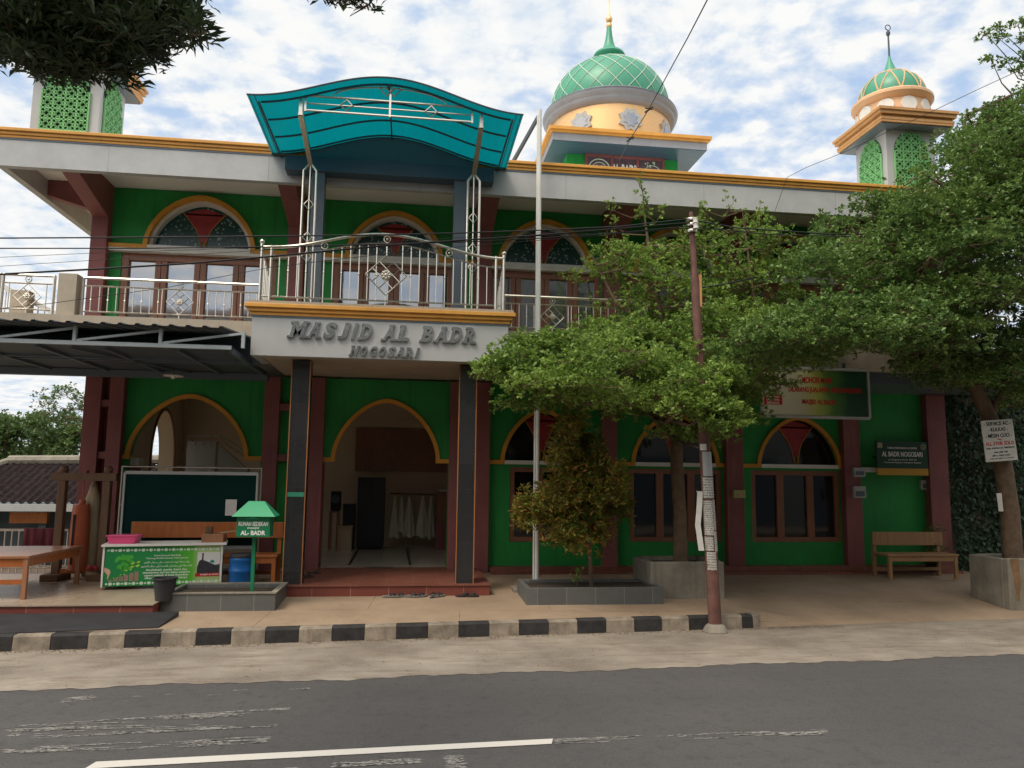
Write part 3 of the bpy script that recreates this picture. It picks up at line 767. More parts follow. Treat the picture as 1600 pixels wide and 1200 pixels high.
for x in (xl, xl+.14, xr-.12, xr): b.tube([(x, y, 4.51), (x, y, 5.40)], .023, 8)
for x in (xl, xr): b.sphere((x, y, 5.45), .042, 10, 6); b.tube([(x, y, 5.38), (x, y, 5.44)], .03, 8)
er = part(b, 'entrance_balcony_railing', M['steel'], smooth=True)
d = MB(); diamond(d, (-.43, y-.005, 5.02), .31, .011); d.tube([(-.43, y, 4.53), (-.43, y, 4.71)], .012, 6); d.tube([(-.43, y, 5.33), (-.43, y, 5.54)], .012, 6)
d.build('diamond_ornament', M['steel'], er, smooth=True)
for x in (-1.36, -.43, .52): d = MB(); d.ring((x, y-.002, arc(x, 5.37, 5.66)-.075), .048, .010); d.sphere((x, y-.002, arc(x, 5.37, 5.66)-.075), .02, 8, 5); d.build('ring_ornament', M['steel'], er, smooth=True)
for X in (xl, xr):
    b = MB(); b.tube([(X, y, 5.34), (X, 12.44, 5.0)], .02, 8); b.tube([(X, y, 4.62), (X, 12.44, 4.55)], .012, 6)
    for i in range(1, 8): t = i/7; yy = y+(12.4-y)*t; b.tube([(X, yy, 4.6), (X, yy, 5.32-.34*t)], .013, 6)
    part(b, 'railing_return', M['steel'], smooth=True)

# ---- portal of dark panels and turquoise canopy over the entrance balcony
for (x0, x1) in ((-1.66, -1.46), (.60, .80)): b = MB(); b.box(x0, x1, 12.06, 12.28, 4.40, 6.80); part(b, 'portal_post', M['slate'])
b = MB(); b.box(-2.08, 1.24, 12.02, 12.285, 6.79, 7.02); part(b, 'portal_beam', M['navy'])
CX = -.43; CW = 1.905
def can_z(x):
    t = min(1., abs(x-CX)/CW); return 7.125 + .40*(.5+.5*math.cos(PI*t))
CXS = [CX-CW+2*CW*i/48 for i in range(49)]
tp = MB(); XS = [x for x in CXS if abs(x-CX) < 1.42]
tp.prism([(x, can_z(x)-.03) for x in XS]+[(XS[-1], 7.022), (XS[0], 7.022)], 12.20, 12.27); part(tp, 'canopy_tympanum', M['slate'])
cs = MB(); n = len(CXS)
YA, YZ = 10.30, 12.34
for yy, o in ((YA, 0), (YZ, 0)):
    pass
cs.strip([(x, can_z(x)+.012) for x in CXS], [(x, can_z(x)) for x in CXS], YA, YZ)
can = part(cs, 'canopy_sheet', M['canopy'], smooth=True)
cf = MB()
for yy in (10.48, 11.02, 11.6, 12.14): 
    xs_ = [x for x in CXS if abs(x-CX) < 1.78]
    for a, c2 in zip(xs_, xs_[1:]): cf.bar((a, yy, can_z(a)-.014), (c2, yy, can_z(c2)-.014), .020, .024)
for xx in (CX-1.76, CX, CX+1.76): cf.bar((xx, 10.4, can_z(xx)-.055), (xx, 12.3, can_z(xx)-.04), .022, .028)
for sgn in (1, -1):
    for dd in (.10, .03): xx = CX+sgn*(CW-dd); cf.tube([(xx, YA, can_z(xx)-.008), (xx, YZ, can_z(xx)-.008)], .006, 5)
cf.tube([(x, YA, can_z(x)) for x in CXS], .013, 6); cf.tube([(x, YZ-.1, can_z(x)) for x in CXS], .013, 6)
cf.build('canopy_frame', M['dark_steel'], can, smooth=False)
# steel trestles carrying the canopy
for sx_, (x0, x1) in ((-1, (-1.74, -1.545)), (1, (.80, .985))):
    b = MB(); yy = 11.72; zt = 6.66
    for x in (x0, x1): b.tube([(x, yy, 4.51), (x, yy, zt), ((x0+x1)/2, yy, zt+.13)], .022, 8)
    xm = (x0+x1)/2; zs = [4.51, 5.15, 5.73, 6.05, zt+.1]
    dz = [5.30, 5.60, 6.12] if sx_ < 0 else [5.25, 5.55, 6.05]
    b.tube([(xm, yy, 4.51), (xm, yy, zt+.1)], .012, 6)
    for z in dz:
        for P in ([(xm-.07, yy-.01, z), (xm, yy-.01, z+.085), (xm+.07, yy-.01, z), (xm, yy-.01, z-.085), (xm-.07, yy-.01, z)],): b.tube(P, .010, 6)
    b.bar((xm, yy, zt+.12), (xm, 10.52, 7.02 if True else 0), .07, .07)
    b.bar((xm, 10.52, 6.98), (xm, 10.52, can_z(xm)-.03), .05, .05)
    part(b, 'canopy_trestle', M['steel'], smooth=True)
b = MB(); yy = 10.50; x0, x1 = gx(478,150,yy), gx(738,170,yy)
zt0, zt1, zt2 = aty(480,149,yy).z, aty(480,161,yy).z, aty(480,172,yy).z
for z, r in ((zt0, .016), (zt1, .011), (zt2, .016)): b.tube([(x0, yy, z), (x1, yy, z)], r, 7)
for x in (gx(542,166,yy), gx(674,176,yy)):
    b.tube([(x-.085, yy-.012, zt1), (x, yy-.012, zt1+.085), (x+.085, yy-.012, zt1), (x, yy-.012, zt1-.085), (x-.085, yy-.012, zt1)], .011, 6)
for x in (x0, (x0+x1)/2, x1): b.bar((x, yy, zt2-.02), (x, yy, can_z(x)-.02), .028, .028)
xm = (x0+x1)/2
b.tube([(xm-.80*math.cos(PI*i/16), yy, zt0+.20*math.sin(PI*i/16)) for i in range(17)], .011, 6)
for dx in (-.05, .05): b.tube([(xm+dx-.11, yy-.014, zt0+.19), (xm+dx, yy-.014, zt0+.31), (xm+dx+.11, yy-.014, zt0+.19), (xm+dx, yy-.014, zt0+.07), (xm+dx-.11, yy-.014, zt0+.19)], .011, 6)
part(b, 'canopy_tie_rail', M['steel'], smooth=True)

# ---- raised letters on the entrance fascia
SERIF = {'M': ((.10,.90),(.10,.90)), 'A': ((.50,),(.10,.90)), 'S': ((),()), 'J': ((.70,),()), 'I': ((.5,),(.5,)), 'D': ((.14,),(.14,)), 'L': ((.16,),(.16,)), 'B': ((.14,),(.14,)), 'R': ((.14,),(.14,.92)), 'N': ((.12,.90),(.12,)), 'O': ((),()), 'G': ((),())}
def slab_words(s, x0, x1, z, h, y, d=.045, slant=.26):
    wts = [{'I': .62, 'M': 1.25, ' ': .62, 'J': .85}.get(c, 1.0) for c in s]; tot = sum(wts); x = x0; m = MB()
    for c, wt in zip(s+' ', wts+[0]):
        w_ = (x1-x0)*wt/tot
        if c == ' ': part(m, 'raised_lettering', M['chrome']); m = MB()
        else:
            lw = w_*.80; cx = x+w_/2; l = MB(); write(l, c, (0, y-d, 0), h, lw*(.42 if c == 'I' else .92), .045, 0, d)
            for side, zz in ((0, h*.44), (1, -h*.44)):
                for k, u in enumerate(SERIF[c][side]):
                    e = .003+.001*k; l.box((u-.5)*lw-lw*.22, (u-.5)*lw+lw*.22, y-d-e, y-.002, zz-h*.065, zz+h*.065)
            b0 = len(m.v); m.v += [(cx+px+slant*pz, py, z+pz) for px, py, pz in l.v]; m.f += [tuple(b0+i for i in f) for f in l.f]; m.m += [0]*len(l.f)
        x += w_
slab_words('MASJID AL BADR', gx(452,520,BY), gx(746,530,BY), aty(600,520,BY).z, .245, BY)
slab_words('NOGOSARI', gx(547,548,BY), gx(656,552,BY), aty(600,550,BY).z, .150, BY)

# ---- metal canopy over the left terrace
cz = MB(); x = -7.5; pts = []
while x < BX0-.05:
    pts += [(x, 0), (x+.10, 0), (x+.115, .022), (x+.155, .022), (x+.17, 0)]; x += .205
pts = [(a, h) for a, h in pts if a < BX0-.03]
def rz(y): return 3.86 + (y-10.15)*.12
for (a, h), (b2, h2) in zip(pts, pts[1:]):
    cz.add([(a,10.12,rz(10.12)+h),(b2,10.12,rz(10.12)+h2),(b2,12.33,rz(12.33)+h2-.04),(a,12.33,rz(12.33)+h-.04)], [(0,1,2,3)])
o = part(cz, 'metal_awning_sheet', M['dark_steel'])
tr = MB(); yt = 10.28; zb_, zt_ = 3.625, 3.82
tr.bar((-7.4,yt,zb_),(BX0-.0,yt,zb_),.05,.05)
px = [-7.3,-5.55,gx(118,525,yt),gx(250,530,yt),BX0-.05]; px = [-6.4, gx(-10,520,yt), gx(117,525,yt), gx(251,530,yt), gx(380,535,yt)]
for i, x in enumerate(px):
    tr.bar((x,yt+.001,zb_),(x,yt+.001,zt_+.02),.04,.05)
    if i: tr.bar((px[i-1],yt+.002,zb_+.03),(x,yt+.002,zt_),.03,.03)
tr.build('awning_truss', M['truss'], o)
un = MB(); un.box(-6.9, BX0-.13, 10.95, 13.58, 3.70, 3.73); un.build('awning_ceiling', M['dark_steel'], o)
ub = MB(); ub.box(-7.2, BX0-.03, 12.26, 12.325, 3.68, 4.085); ub.box(-6.9, BX0-.1, 13.40, 13.58, 3.58, 3.69)
for x in (-5.9,-5.0,-4.15,-3.2,-2.5): ub.bar((x,10.95,3.68),(x,13.4,3.68),.05,.05)
ub.bar((-4.6,11.0,3.67),(-3.7,13.4,3.67),.04,.03); ub.box(-6.9,BX0-.15,11.9,11.95,3.66,3.70)
ub.build('awning_beam', M['slate'], o)
# terrace floor
t = MB(); t.box(-9.0, -3.16, 10.47, 11.76, .10, .335); t.box(-9.0, -1.82, 11.762, YF, .10, .335); part(t, 'terrace_riser', M['red_riser'])
t = MB(); t.box(-9.02, -3.15, 10.45, 11.76, .336, .352); t.box(-9.02, -1.821, 11.761, YF-.3, .336, .352); part(t, 'terrace_floor', M['terrace_tile'])
# ---- domed lantern on the roof
LX0, LX1, LY0, LY1 = 2.93, 6.55, 16.0, 19.3
lc = ((LX0+LX1)/2-.06, (LY0+LY1)/2)
b = MB(); b.box(3.40, 6.06, 16.66, 18.9, 7.2, 9.44); lw = part(b, 'lantern_wall', M['green'])
b = MB(); b.box(LX0+.02, LX1-.02, LY0+.02, LY1-.02, 9.445, 9.62); ls = part(b, 'lantern_slab', M['ring_grey'])
b = MB(); b.box(LX0-.03, LX1+.03, LY0-.03, LY1+.03, 9.625, 9.67); b.box(LX0-.07, LX1+.07, LY0-.07, LY1+.07, 9.672, 9.74); b.build('slab_cornice', M['orange'], ls)
b = MB(); b.box(LX0+.03, LX1-.03, LY0+.03, LY1-.03, 9.428, 9.444); b.build('slab_soffit', M['navy'], ls)
# engraved glass strip with the mosque name
x0, x1 = gx(916,250,16.6), gx(1036,262,16.6)
b = MB(); b.box(x0, x1, 16.61, 16.67, 8.3, 9.42); gw_ = b.build('lantern_window', paint('mauve_engraved_glass', (.13,.085,.11), .3, .15, 4), mosque)
b = MB(); W = x1-x0
for t in (0, 1/3, 2/3, 1): b.box(x0+W*t-.03, x0+W*t+.03, 16.58, 16.61, 8.3, 9.425)
b.box(x0, x1, 16.582, 16.61, 9.37, 9.425); b.build('window_frame', M['maroon'], gw_)
b = MB(); write(b, 'AL-BADR', ((x0+x1)/2+.0, 16.595, 9.09), .27, .62, .02, 0, .02); b.build('window_lettering', M['whitepaint'], gw_)
b = MB()
b.tube([(x0+W/6+.26*math.cos(PI*i/16), 16.60, 9.04+.28*math.sin(PI*i/16)) for i in range(17)], .014, 5)
b.tube([(x0+W/6+.18*math.cos(PI*i/16), 16.60, 9.04+.2*math.sin(PI*i/16)) for i in range(17)], .010, 5)
for k in range(5): b.sphere((x0+W/6-.12+.06*k, 16.60, 9.10+.05*(k%2)), .025, 6, 4)
b.build('etched_ornament', M['dome_line'], gw_); b = MB()
for k in range(14): b.sphere((x0+W*5/6+random.uniform(-.22,.12), 16.60, random.uniform(8.95,9.34)), .022, 6, 4)
b.tube([(x0+W*5/6+.05+.2*math.cos(PI*i/16), 16.60, 9.04+.2*math.sin(PI*i/16)) for i in range(17)], .010, 5)
b.build('etched_ornament', M['dome_line'], gw_)
RC = (lc[0], lc[1])
b = MB(); b.lathe([(1.47,9.70),(1.47,10.56)], (RC[0],RC[1],0), 72); dr = part(b, 'dome_drum', M['gold'], smooth=True)
for k in range(8):
    a = -PI/2 + R(4) + k*PI/4; st8 = MB(); st9 = MB()
    nrm = Vector((math.cos(a), math.sin(a), 0)); tan = Vector((-math.sin(a), math.cos(a), 0)); c = Vector((RC[0], RC[1], 10.12))+nrm*1.475
    vs = []
    for j in range(16): rr = .30 if j % 2 else .225; vs.append(c+nrm*.02+tan*(rr*math.cos(j*PI/8))+Vector((0,0,rr*math.sin(j*PI/8))))
    v2 = [p-nrm*.07 for p in vs]; st8.add(vs+v2, [tuple(range(16)), tuple(range(31,15,-1))]+[(j,(j+1)%16,16+(j+1)%16,16+j) for j in range(16)])
    so8 = st8.build('star_window', M['panel'], mosque); vs = []
    for j in range(16): rr = .19 if j % 2 else .13; vs.append(c+nrm*.03+tan*(rr*math.cos(j*PI/8))+Vector((0,0,rr*math.sin(j*PI/8))))
    v2 = [p-nrm*.05 for p in vs]; st9.add(vs+v2, [tuple(range(16)), tuple(range(31,15,-1))]+[(j,(j+1)%16,16+(j+1)%16,16+j) for j in range(16)])
    st9.build('star_glass', M['glass'], so8)
b = MB(); b.lathe([(1.48,10.50),(1.56,10.55),(1.60,10.62),(1.60,10.66),(1.64,10.70),(1.66,10.78),(1.62,10.80),(1.64,10.84),(1.58,10.88),(1.40,10.90)], (RC[0],RC[1],0), 72); part(b, 'dome_ring', M['ring_grey'], smooth=True)
DR, DZ = 1.45, 1.44
def domep(t): a = t*PI/2*.93; return (DR*math.cos(a)*(1+.035*math.sin(2*a)), 10.86+DZ*math.sin(a))
b = MB(); b.lathe([domep(i/24) for i in range(25)], (RC[0],RC[1],0), 72); do = part(b, 'dome', M['dome_green'], smooth=True)
b = MB(); nl = 20
for k in range(nl):
    for sgn in (1, -1):
        pts = []
        for i in range(25):
            t = i/24; r_, z_ = domep(t); a = 2*PI*k/nl + sgn*t*1.25; pts.append((RC[0]+(r_+.004)*math.cos(a), RC[1]+(r_+.004)*math.sin(a), z_+.003))
        b.tube(pts, .011, 4, cap=False)
b.build('dome_lattice_line', M['dome_line'], do)
b = MB(); z = 10.86+DZ
b.lathe([(.30,z-.12),(.32,z+.04),(.385,z+.10),(.40,z+.17),(.37,z+.23),(.28,z+.28),(.19,z+.34),(.145,z+.44),(.11,z+.56),(.08,z+.74),(.06,z+.95)], (RC[0],RC[1],0), 32); fi = part(b, 'finial', M['dome_green'], smooth=True)
b = MB(); z += .13; b.lathe([(.05,z+.80),(.075,z+.84),(.07,z+.90),(.045,z+.94),(.08,z+1.0),(.085,z+1.06),(.05,z+1.12),(.02,z+1.16),(.013,z+1.6)], (RC[0],RC[1],0), 16); b.ring((RC[0],RC[1],z+1.70), .10, .014); b.build('finial_tip', M['gold'], fi, smooth=True)

# ---- two corner towers
def lattice(mb, w, h, arched, y=-.02, cell=.235):
    hw = w/2
    def inside(u, v):
        if abs(u) > hw+1e-6 or v < -1e-6: return False
        if not arched: return v <= h+1e-6
        zs = h-hw*1.15
        return v <= zs or v <= arch_z(u, 0, hw, zs, hw*1.15, 2)
    nxc = max(1, round(w/cell)); c = w/nxc
    def seg(p, q, t=.022):
        m = 4
        for i in range(m):
            a = (p[0]+(q[0]-p[0])*i/m, p[1]+(q[1]-p[1])*i/m); b2 = (p[0]+(q[0]-p[0])*(i+1)/m, p[1]+(q[1]-p[1])*(i+1)/m)
            if inside(*a) and inside(*b2): mb.bar((a[0], y, a[1]), (b2[0], y, b2[1]), t, .03, up=(0,1,0))
    for i in range(nxc+1): x = -hw+i*c; [seg((x, j*c), (x, (j+1)*c), .026) for j in range(int(h/c)+1)]
    for j in range(int(h/c)+1):
        for i in range(nxc):
            x = -hw+i*c; z_ = j*c; m = (x+c/2, z_+c/2)
            seg((x, z_), (x+c, z_), .026)
            for k in range(8):
                a = k*PI/4+PI/8; p = (m[0]+.17*c*math.cos(a), m[1]+.17*c*math.sin(a)); q = (m[0]+.52*c*math.cos(a), m[1]+.52*c*math.sin(a)); seg(p, q, .016)
            for k in range(4):
                a = k*PI/2; a2 = a+PI/2
                seg((m[0]+.33*c*math.cos(a), m[1]+.33*c*math.sin(a)), (m[0]+.33*c*math.cos(a2), m[1]+.33*c*math.sin(a2)), .014)
def tower(cx, cy, half, lattop, label, k=.757):
    s = lambda z: 2+(z-2)*k
    b = MB(); b.box(cx-half, cx+half, cy-half, cy+half, 7.19, s(11.05)); tw = part(b, 'tower', M['panel']); tw['label'] = label
    rs = s(9.45); h = s(lattop)-rs; wv = half*2*.70
    for q in range(4):
        xf = Matrix.Translation((cx, cy, 0)) @ Matrix.Rotation(q*PI/2, 4, 'Z') @ Matrix.Translation((0, -half, rs))
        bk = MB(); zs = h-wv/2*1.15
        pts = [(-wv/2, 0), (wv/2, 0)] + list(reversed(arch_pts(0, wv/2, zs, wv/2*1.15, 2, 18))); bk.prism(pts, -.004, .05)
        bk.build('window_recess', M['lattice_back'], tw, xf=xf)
        la = MB(); lattice(la, wv, h, True, -.025, .235*k); la.build('lattice_screen', M['lattice'], tw, xf=xf)
    e = MB(); B = 1.0*k; e.box(cx-B, cx+B, cy-B, cy+B, s(11.0), s(11.06))
    for o, a, b2 in ((.01, 11.062, 11.13), (-.03, 11.13, 11.20), (.05, 11.20, 11.29), (.09, 11.29, 11.36)): e.box(cx-B-o*k, cx+B+o*k, cy-B-o*k, cy+B+o*k, s(a), s(b2))
    part(e, 'tower_eave', M['eave_tan'])
    so = MB(); so.box(cx-.96*k, cx+.96*k, cy-.96*k, cy+.96*k, s(10.96), s(10.998)); part(so, 'tower_soffit', M['slate'])
    def lat(mb, prof, n): return mb.lathe([(r_*k, s(z)) for r_, z in prof], (cx, cy, 0), n)
    d = MB(); lat(d, [(.87,11.3),(.87,11.86)], 56); drm = part(d, 'tower_drum', M['peach'], smooth=True)
    md = MB()
    for q in range(10):
        a = -PI/2+R(-8)+q*2*PI/10; nn = Vector((math.cos(a), math.sin(a), 0)); tt = Vector((-math.sin(a), math.cos(a), 0)); c = Vector((cx,cy,s(11.60)))+nn*.855*k
        vs = [c+nn*.03+tt*(.20*k*math.cos(j*PI/12))+Vector((0,0,.20*k*math.sin(j*PI/12))) for j in range(24)]; v2 = [p-nn*.06 for p in vs]
        md.add(vs+v2, [tuple(range(24))]+[(j,(j+1)%24,24+(j+1)%24,24+j) for j in range(24)])
    md.build('medallion', M['white'], drm)
    r_ = MB(); lat(r_, [(.88,11.80),(.94,11.84),(.97,11.90),(1.0,11.93),(1.0,12.0),(.96,12.04),(.80,12.06)], 56); part(r_, 'tower_ring', M['peach'], smooth=True)
    dp = lambda q: (.82*math.cos(q*PI/2*.9)*(1+.03*math.sin(PI*q)), 12.03+.86*math.sin(q*PI/2*.9))
    dd = MB(); lat(dd, [dp(i/18) for i in range(19)], 56); dm = part(dd, 'tower_dome', M['dome_green'], smooth=True)
    ln = MB(); nz = 10
    for q in range(nz):
        for s_ in (1, -1):
            pts = []
            for i in range(13): rr, z_ = dp(i/18); a = 2*PI*q/nz+s_*(PI/nz)*(i/12); pts.append((cx+(rr*k+.005)*math.cos(a), cy+(rr*k+.005)*math.sin(a), s(z_)))
            ln.tube(pts, .016, 4, cap=False)
    rr, z_ = dp(12.5/18); ln.ring((cx,cy,s(z_)), rr*k+.005, .014, 'z', 40, 4)
    ln.build('dome_line', M['peach'], dm)
    fn = MB(); lat(fn, [(.22,12.78),(.21,12.86),(.13,13.02),(.06,13.22),(.03,13.36)], 24); f_ = part(fn, 'tower_finial', M['dome_green'], smooth=True)
    ft = MB(); lat(ft, [(.025,13.34),(.022,13.95),(.05,14.0),(.055,14.06),(.02,14.12)], 12); ft.ring((cx,cy,s(14.2)), .057, .010); ft.build('finial_rod', M['dark_steel'], f_)
tower(12.52*.757, 18.0*.757, .665*.757, 10.92, 'corner tower at the right end of the roof, half behind leaves')
tower(-7.75*.757, 18.0*.757, .70*.757, 10.95, 'corner tower at the left end of the roof, behind the overhanging branch')

# ================================================================== LEFT TERRACE OBJECTS
TZ = .352
# noticeboard
nb = thing('noticeboard', 'dark green noticeboard in a steel frame standing in the left arch', 'noticeboard', (-3.4, 12.9, TZ))
yb = 12.75
a, b_, c, d = [aty(x, y, yb) for x, y in ((190,738),(402,738),(400,856),(186,852))]
x0, x1, z0, z1 = gx(193,780,yb), gx(401,780,yb), .85, a.z
m = MB(); m.box(x0, x1, yb, yb+.04, z0, z1); m.build('board_face', paint('dark_green_board', (.008,.034,.030), .95, .25, .9, bumpv=.02, spec=.03), nb)
m = MB()
for p, q in (((x0,yb-.005,z1),(x1,yb-.005,z1)), ((x1,yb-.005,z0),(x1,yb-.005,z1)), ((x0,yb-.005,z0),(x0,yb-.005,z1)), ((x0,yb-.005,z0),(x1,yb-.005,z0))): m.bar(p, q, .03, .05)
m.build('board_frame', M['panel'], nb)
m = MB(); zt = z1+.09
m.tube([(x0-.06, yb+.03, TZ), (x0-.06, yb+.03, zt), (x1+.05, yb+.03, zt), (x1+.05, yb+.03, TZ)], .018, 8)
for x in (x0+.6, x0+1.25): m.tube([(x, yb+.03, z1), (x, yb+.03, zt)], .01, 6)
for z in (1.1, 1.5): m.tube([(x0-.06, yb+.03, z), (x0, yb+.03, z)], .01, 6); m.tube([(x1, yb+.03, z), (x1+.05, yb+.03, z)], .01, 6)
m.build('stand', M['steel'], nb, smooth=True)
p = aty(361,793,yb-.03); m = MB(); m.box(p.x-.085, p.x+.085, yb-.036, yb-.03, p.z-.125, p.z+.125)
tag(m.build('paper_notice', M['paper'], None, origin=(p.x, yb-.03, p.z-.12)), 'white paper notice taped to the lower right of the dark green board', 'paper notice')

# wooden benches behind the desk
def bench(name, label, x0, x1, yb_, zf, mat, seat=.44, back=.88, depth=.42, group=None):
    t = thing(name, label, 'bench', ((x0+x1)/2, yb_, zf), group)
    m = MB(); m.box(x0, x1, yb_-depth, yb_-.02, zf+seat-.04, zf+seat); m.box(x0+.04, x1-.04, yb_-depth+.02, yb_-depth+.05, zf+seat-.13, zf+seat-.042); m.build('seat', mat, t, bevel=.006)
    m = MB(); m.box(x0-.01, x1+.01, yb_-.02, yb_+.015, zf+back-.24, zf+back); m.build('backrest', mat, t, bevel=.006)
    for x in (x0+.05, x1-.05):
        m = MB(); m.box(x-.03, x+.03, yb_-depth+.01, yb_-depth+.07, zf, zf+seat-.042); m.build('leg', mat, t)
        m = MB(); m.box(x-.03, x+.03, yb_+.016, yb_+.07, zf, zf+back-.03); m.build('leg', mat, t)
    m = MB(); m.box(x0+.05, x1-.05, yb_+.02, yb_+.05, zf+.10, zf+.16); m.build('stretcher', mat, t)
    return t
q0, q1 = aty(205,850,12.55).x, aty(441,850,12.55).x
bench('wooden_bench', 'varnished orange wooden bench behind the green banner desk and blue barrel', q0, q1, 12.55, TZ, M['orange_wood'], .44, .90)

# banner desk
def tz(px, py): return atz(px, py, TZ)
A, B = tz(156,923), tz(345,917)
ang = math.atan2(B.y-A.y, B.x-A.x)
dk = thing('banner_desk', 'white desk fronted by a green printed donation banner, on the left terrace', 'desk', (A.x, A.y, TZ))
dk.rotation_euler.z = ang
Wd = (B-A).length; Hd = aty(160,851,A.y).z - TZ
IDT = dk
def loc(mb, name, mat, parent, bevel=0):       # builds in the desk's own frame
    me_o = mb.build(name, mat, None, bevel=bevel); me_o.parent = parent; me_o.location = (0,0,0); return me_o
m = MB(); m.box(-.02, Wd+.05, -.03, .55, Hd-.03, Hd); m.box(0, .025, 0, .5, .04, Hd-.031); m.box(Wd-.025, Wd, 0, .5, .04, Hd-.031); loc(m, 'desk_frame', M['white'], dk, .003)
m = MB(); m.box(.03, Wd-.03, .012, .03, .05, Hd-.035)
gb = newmat('green_banner_print')
nt = gb[1]; t_ = nt.nodes.new('ShaderNodeTexCoord'); s_ = nt.nodes.new('ShaderNodeSeparateXYZ'); L(nt, t_.outputs['Object'], s_.inputs[0])
mr = N(nt, 'ShaderNodeMapRange'); L(nt, s_.outputs[0], mr.inputs['Value']); mr.inputs['From Max'].default_value = Wd
cr = nt.nodes.new('ShaderNodeValToRGB'); e = cr.color_ramp.elements
for i, (p, c) in enumerate([(0,(.010,.20,.060)),(.52,(.012,.25,.055)),(.74,(.10,.45,.03)),(.80,(.40,.55,.22))]):
    if i > 1: e.new(p)
    e[i].position = p; e[i].color = (*c, 1)
L(nt, mr.outputs[0], cr.inputs[0]); L(nt, cr.outputs[0], gb[2].inputs['Base Color']); gb[2].inputs['Roughness'].default_value = .4
pan = loc(m, 'banner_panel', gb[0], dk)
# print on the banner (flat artwork, raised 1 mm)
Y0 = .0105
bprint = paint('pale_green_print', (.62,.74,.62), .5, .05)
for zz in (.085, Hd-.085):
    pr = MB()
    for i in range(30):
        x = .07+(Wd-.14)*i/29; rr = .022 if i % 2 else .013
        pr.prism([(x+rr*math.cos(j*PI/6)*1.15, zz+rr*math.sin(j*PI/6)) for j in range(12)], Y0, .0125)
    loc(pr, 'banner_border', bprint, pan)
pr = MB(); cx = Wd*.19; cz_ = Hd*.58
for i in range(46):
    a = random.uniform(0, 2*PI); rr = random.uniform(0, .13); s = random.uniform(.018, .035)
    x, z_ = cx+rr*math.cos(a), cz_+rr*.9*math.sin(a)
    pr.prism([(x+s*math.cos(j*PI/3), z_+s*math.sin(j*PI/3)) for j in range(6)], Y0-.0004*(i%3)*.5, .0125)
loc(pr, 'banner_tree_print', paint('light_green_print', (.06,.40,.05), .5, .1), pan)
pr = MB()
for i in range(6):
    x = Wd*(.075+.042*i); h = .02+.022*i
    pr.prism([(x-.026, .12), (x+.026, .12), (x+.026, .12+h), (x-.026, .12+h)], Y0, .0125)
loc(pr, 'banner_coin_print', paint('copper_coin_print', (.33,.20,.17), .5, .3, 30), pan)
pr = MB()
for i, (u, v, s) in enumerate([(.10,.27,.012),(.13,.27,.012),(.155,.33,.015),(.185,.34,.015),(.20,.42,.02),(.235,.44,.02),(.245,.50,.03),(.29,.52,.035),(.25,.58,.03),(.295,.60,.03)]):
    x, z_ = Wd*u, Hd*v; pr.prism([(x-s, z_), (x-.3*s, z_-.6*s), (x+s, z_+.1*s), (x+.2*s, z_+.6*s)], Y0-.0005, .0125)
loc(pr, 'banner_leaf_print', paint('lime_leaf_print', (.35,.60,.06), .5, .1), pan)
pr = MB(); pr.prism([(.031, Hd*.50), (.10, Hd*.45), (.115, Hd*.40), (.105, Hd*.33), (.085, Hd*.24), (.075, Hd*.25), (.08, Hd*.33), (.065, Hd*.36), (.031, Hd*.42)], Y0-.0005, .0125)
loc(pr, 'banner_hand_print', paint('skin_tone_print', (.62,.38,.27), .5, .05), pan)
pr = MB(); cx = Wd*.53
write(pr, 'Amal Jariyah Berkala', (cx, Y0, Hd*.735), .030, .36, .01, 0, .002)
write(pr, "Tabung Kedermawan Hari Jum'at", (cx, Y0, Hd*.675), .030, .56, .01, 0, .002)
write(pr, arabic('والصدقة فيه تضاعف على سائر الأيام'), (cx, Y0, Hd*.585), .042, .60, .012, 0, .002)
write(pr, arabic('كالصدقة في رمضان بالنسبة إلى سائر الشهور'), (cx, Y0, Hd*.495), .042, .68, .012, 0, .002)
for k, (s, wv) in enumerate([('Sedekah pada hari itu', .54), ('dibandingkan hari lain dalam seminggu', .62), ('seperti sedekah di bulan Ramadhan', .58), ('dibandingkan bulan bulan lainnya', .56)]):
    write(pr, s, (cx, Y0, Hd*(.415-.06*k)), .036, wv, .02, 0, .002)
loc(pr, 'banner_writing', M['whitepaint'], pan)
x0, x1 = Wd*.785, Wd-.035
pr = MB(); pr.prism([(x0, .17), (x1, .17), (x1, Hd-.13), (x0, Hd-.13)], .0108, .0125); loc(pr, 'banner_photo_sky', paint('pale_print', (.66,.66,.64), .5, .05), pan)
pr = MB(); wx = x1-x0
pr.prism([(x0, .175), (x1-.0005, .175), (x1-.0005, Hd*.52), (x0+wx*.8, Hd*.50), (x0+wx*.45, Hd*.58), (x0+wx*.2, Hd*.63), (x0+wx*.08, Hd*.60), (x0, Hd*.46)], .0100, .0125)
pr.prism([(x0+wx*.20, Hd*.62), (x0+wx*.27, Hd*.62), (x0+wx*.27, Hd*.75), (x0+wx*.30, Hd*.77), (x0+wx*.17, Hd*.77), (x0+wx*.2, Hd*.75)], .0101, .0125)
loc(pr, 'banner_photo_building', paint('dark_print', (.045,.045,.055), .5, .4, 40), pan)
pr = MB(); pr.prism([(x0+wx*.55, Hd*.56), (x0+wx*.78, Hd*.55), (x0+wx*.72, Hd*.61), (x0+wx*.60, Hd*.61)], .0095, .0125); loc(pr, 'banner_photo_canopy', M['canopy'], pan)
pr = MB(); pr.prism([(x0-.02, .155), (x1-.001, .155), (x1-.001, .205), (x0-.02, .20)], .0095, .0125); loc(pr, 'banner_red_strip', M['redpaint'], pan)
pr = MB(); write(pr, 'MASJID AL BADR', ((x0+x1)/2+.02, .0085, .18), .026, wx*.8, .02, 0, .003); loc(pr, 'banner_caption', M['whitepaint'], pan)

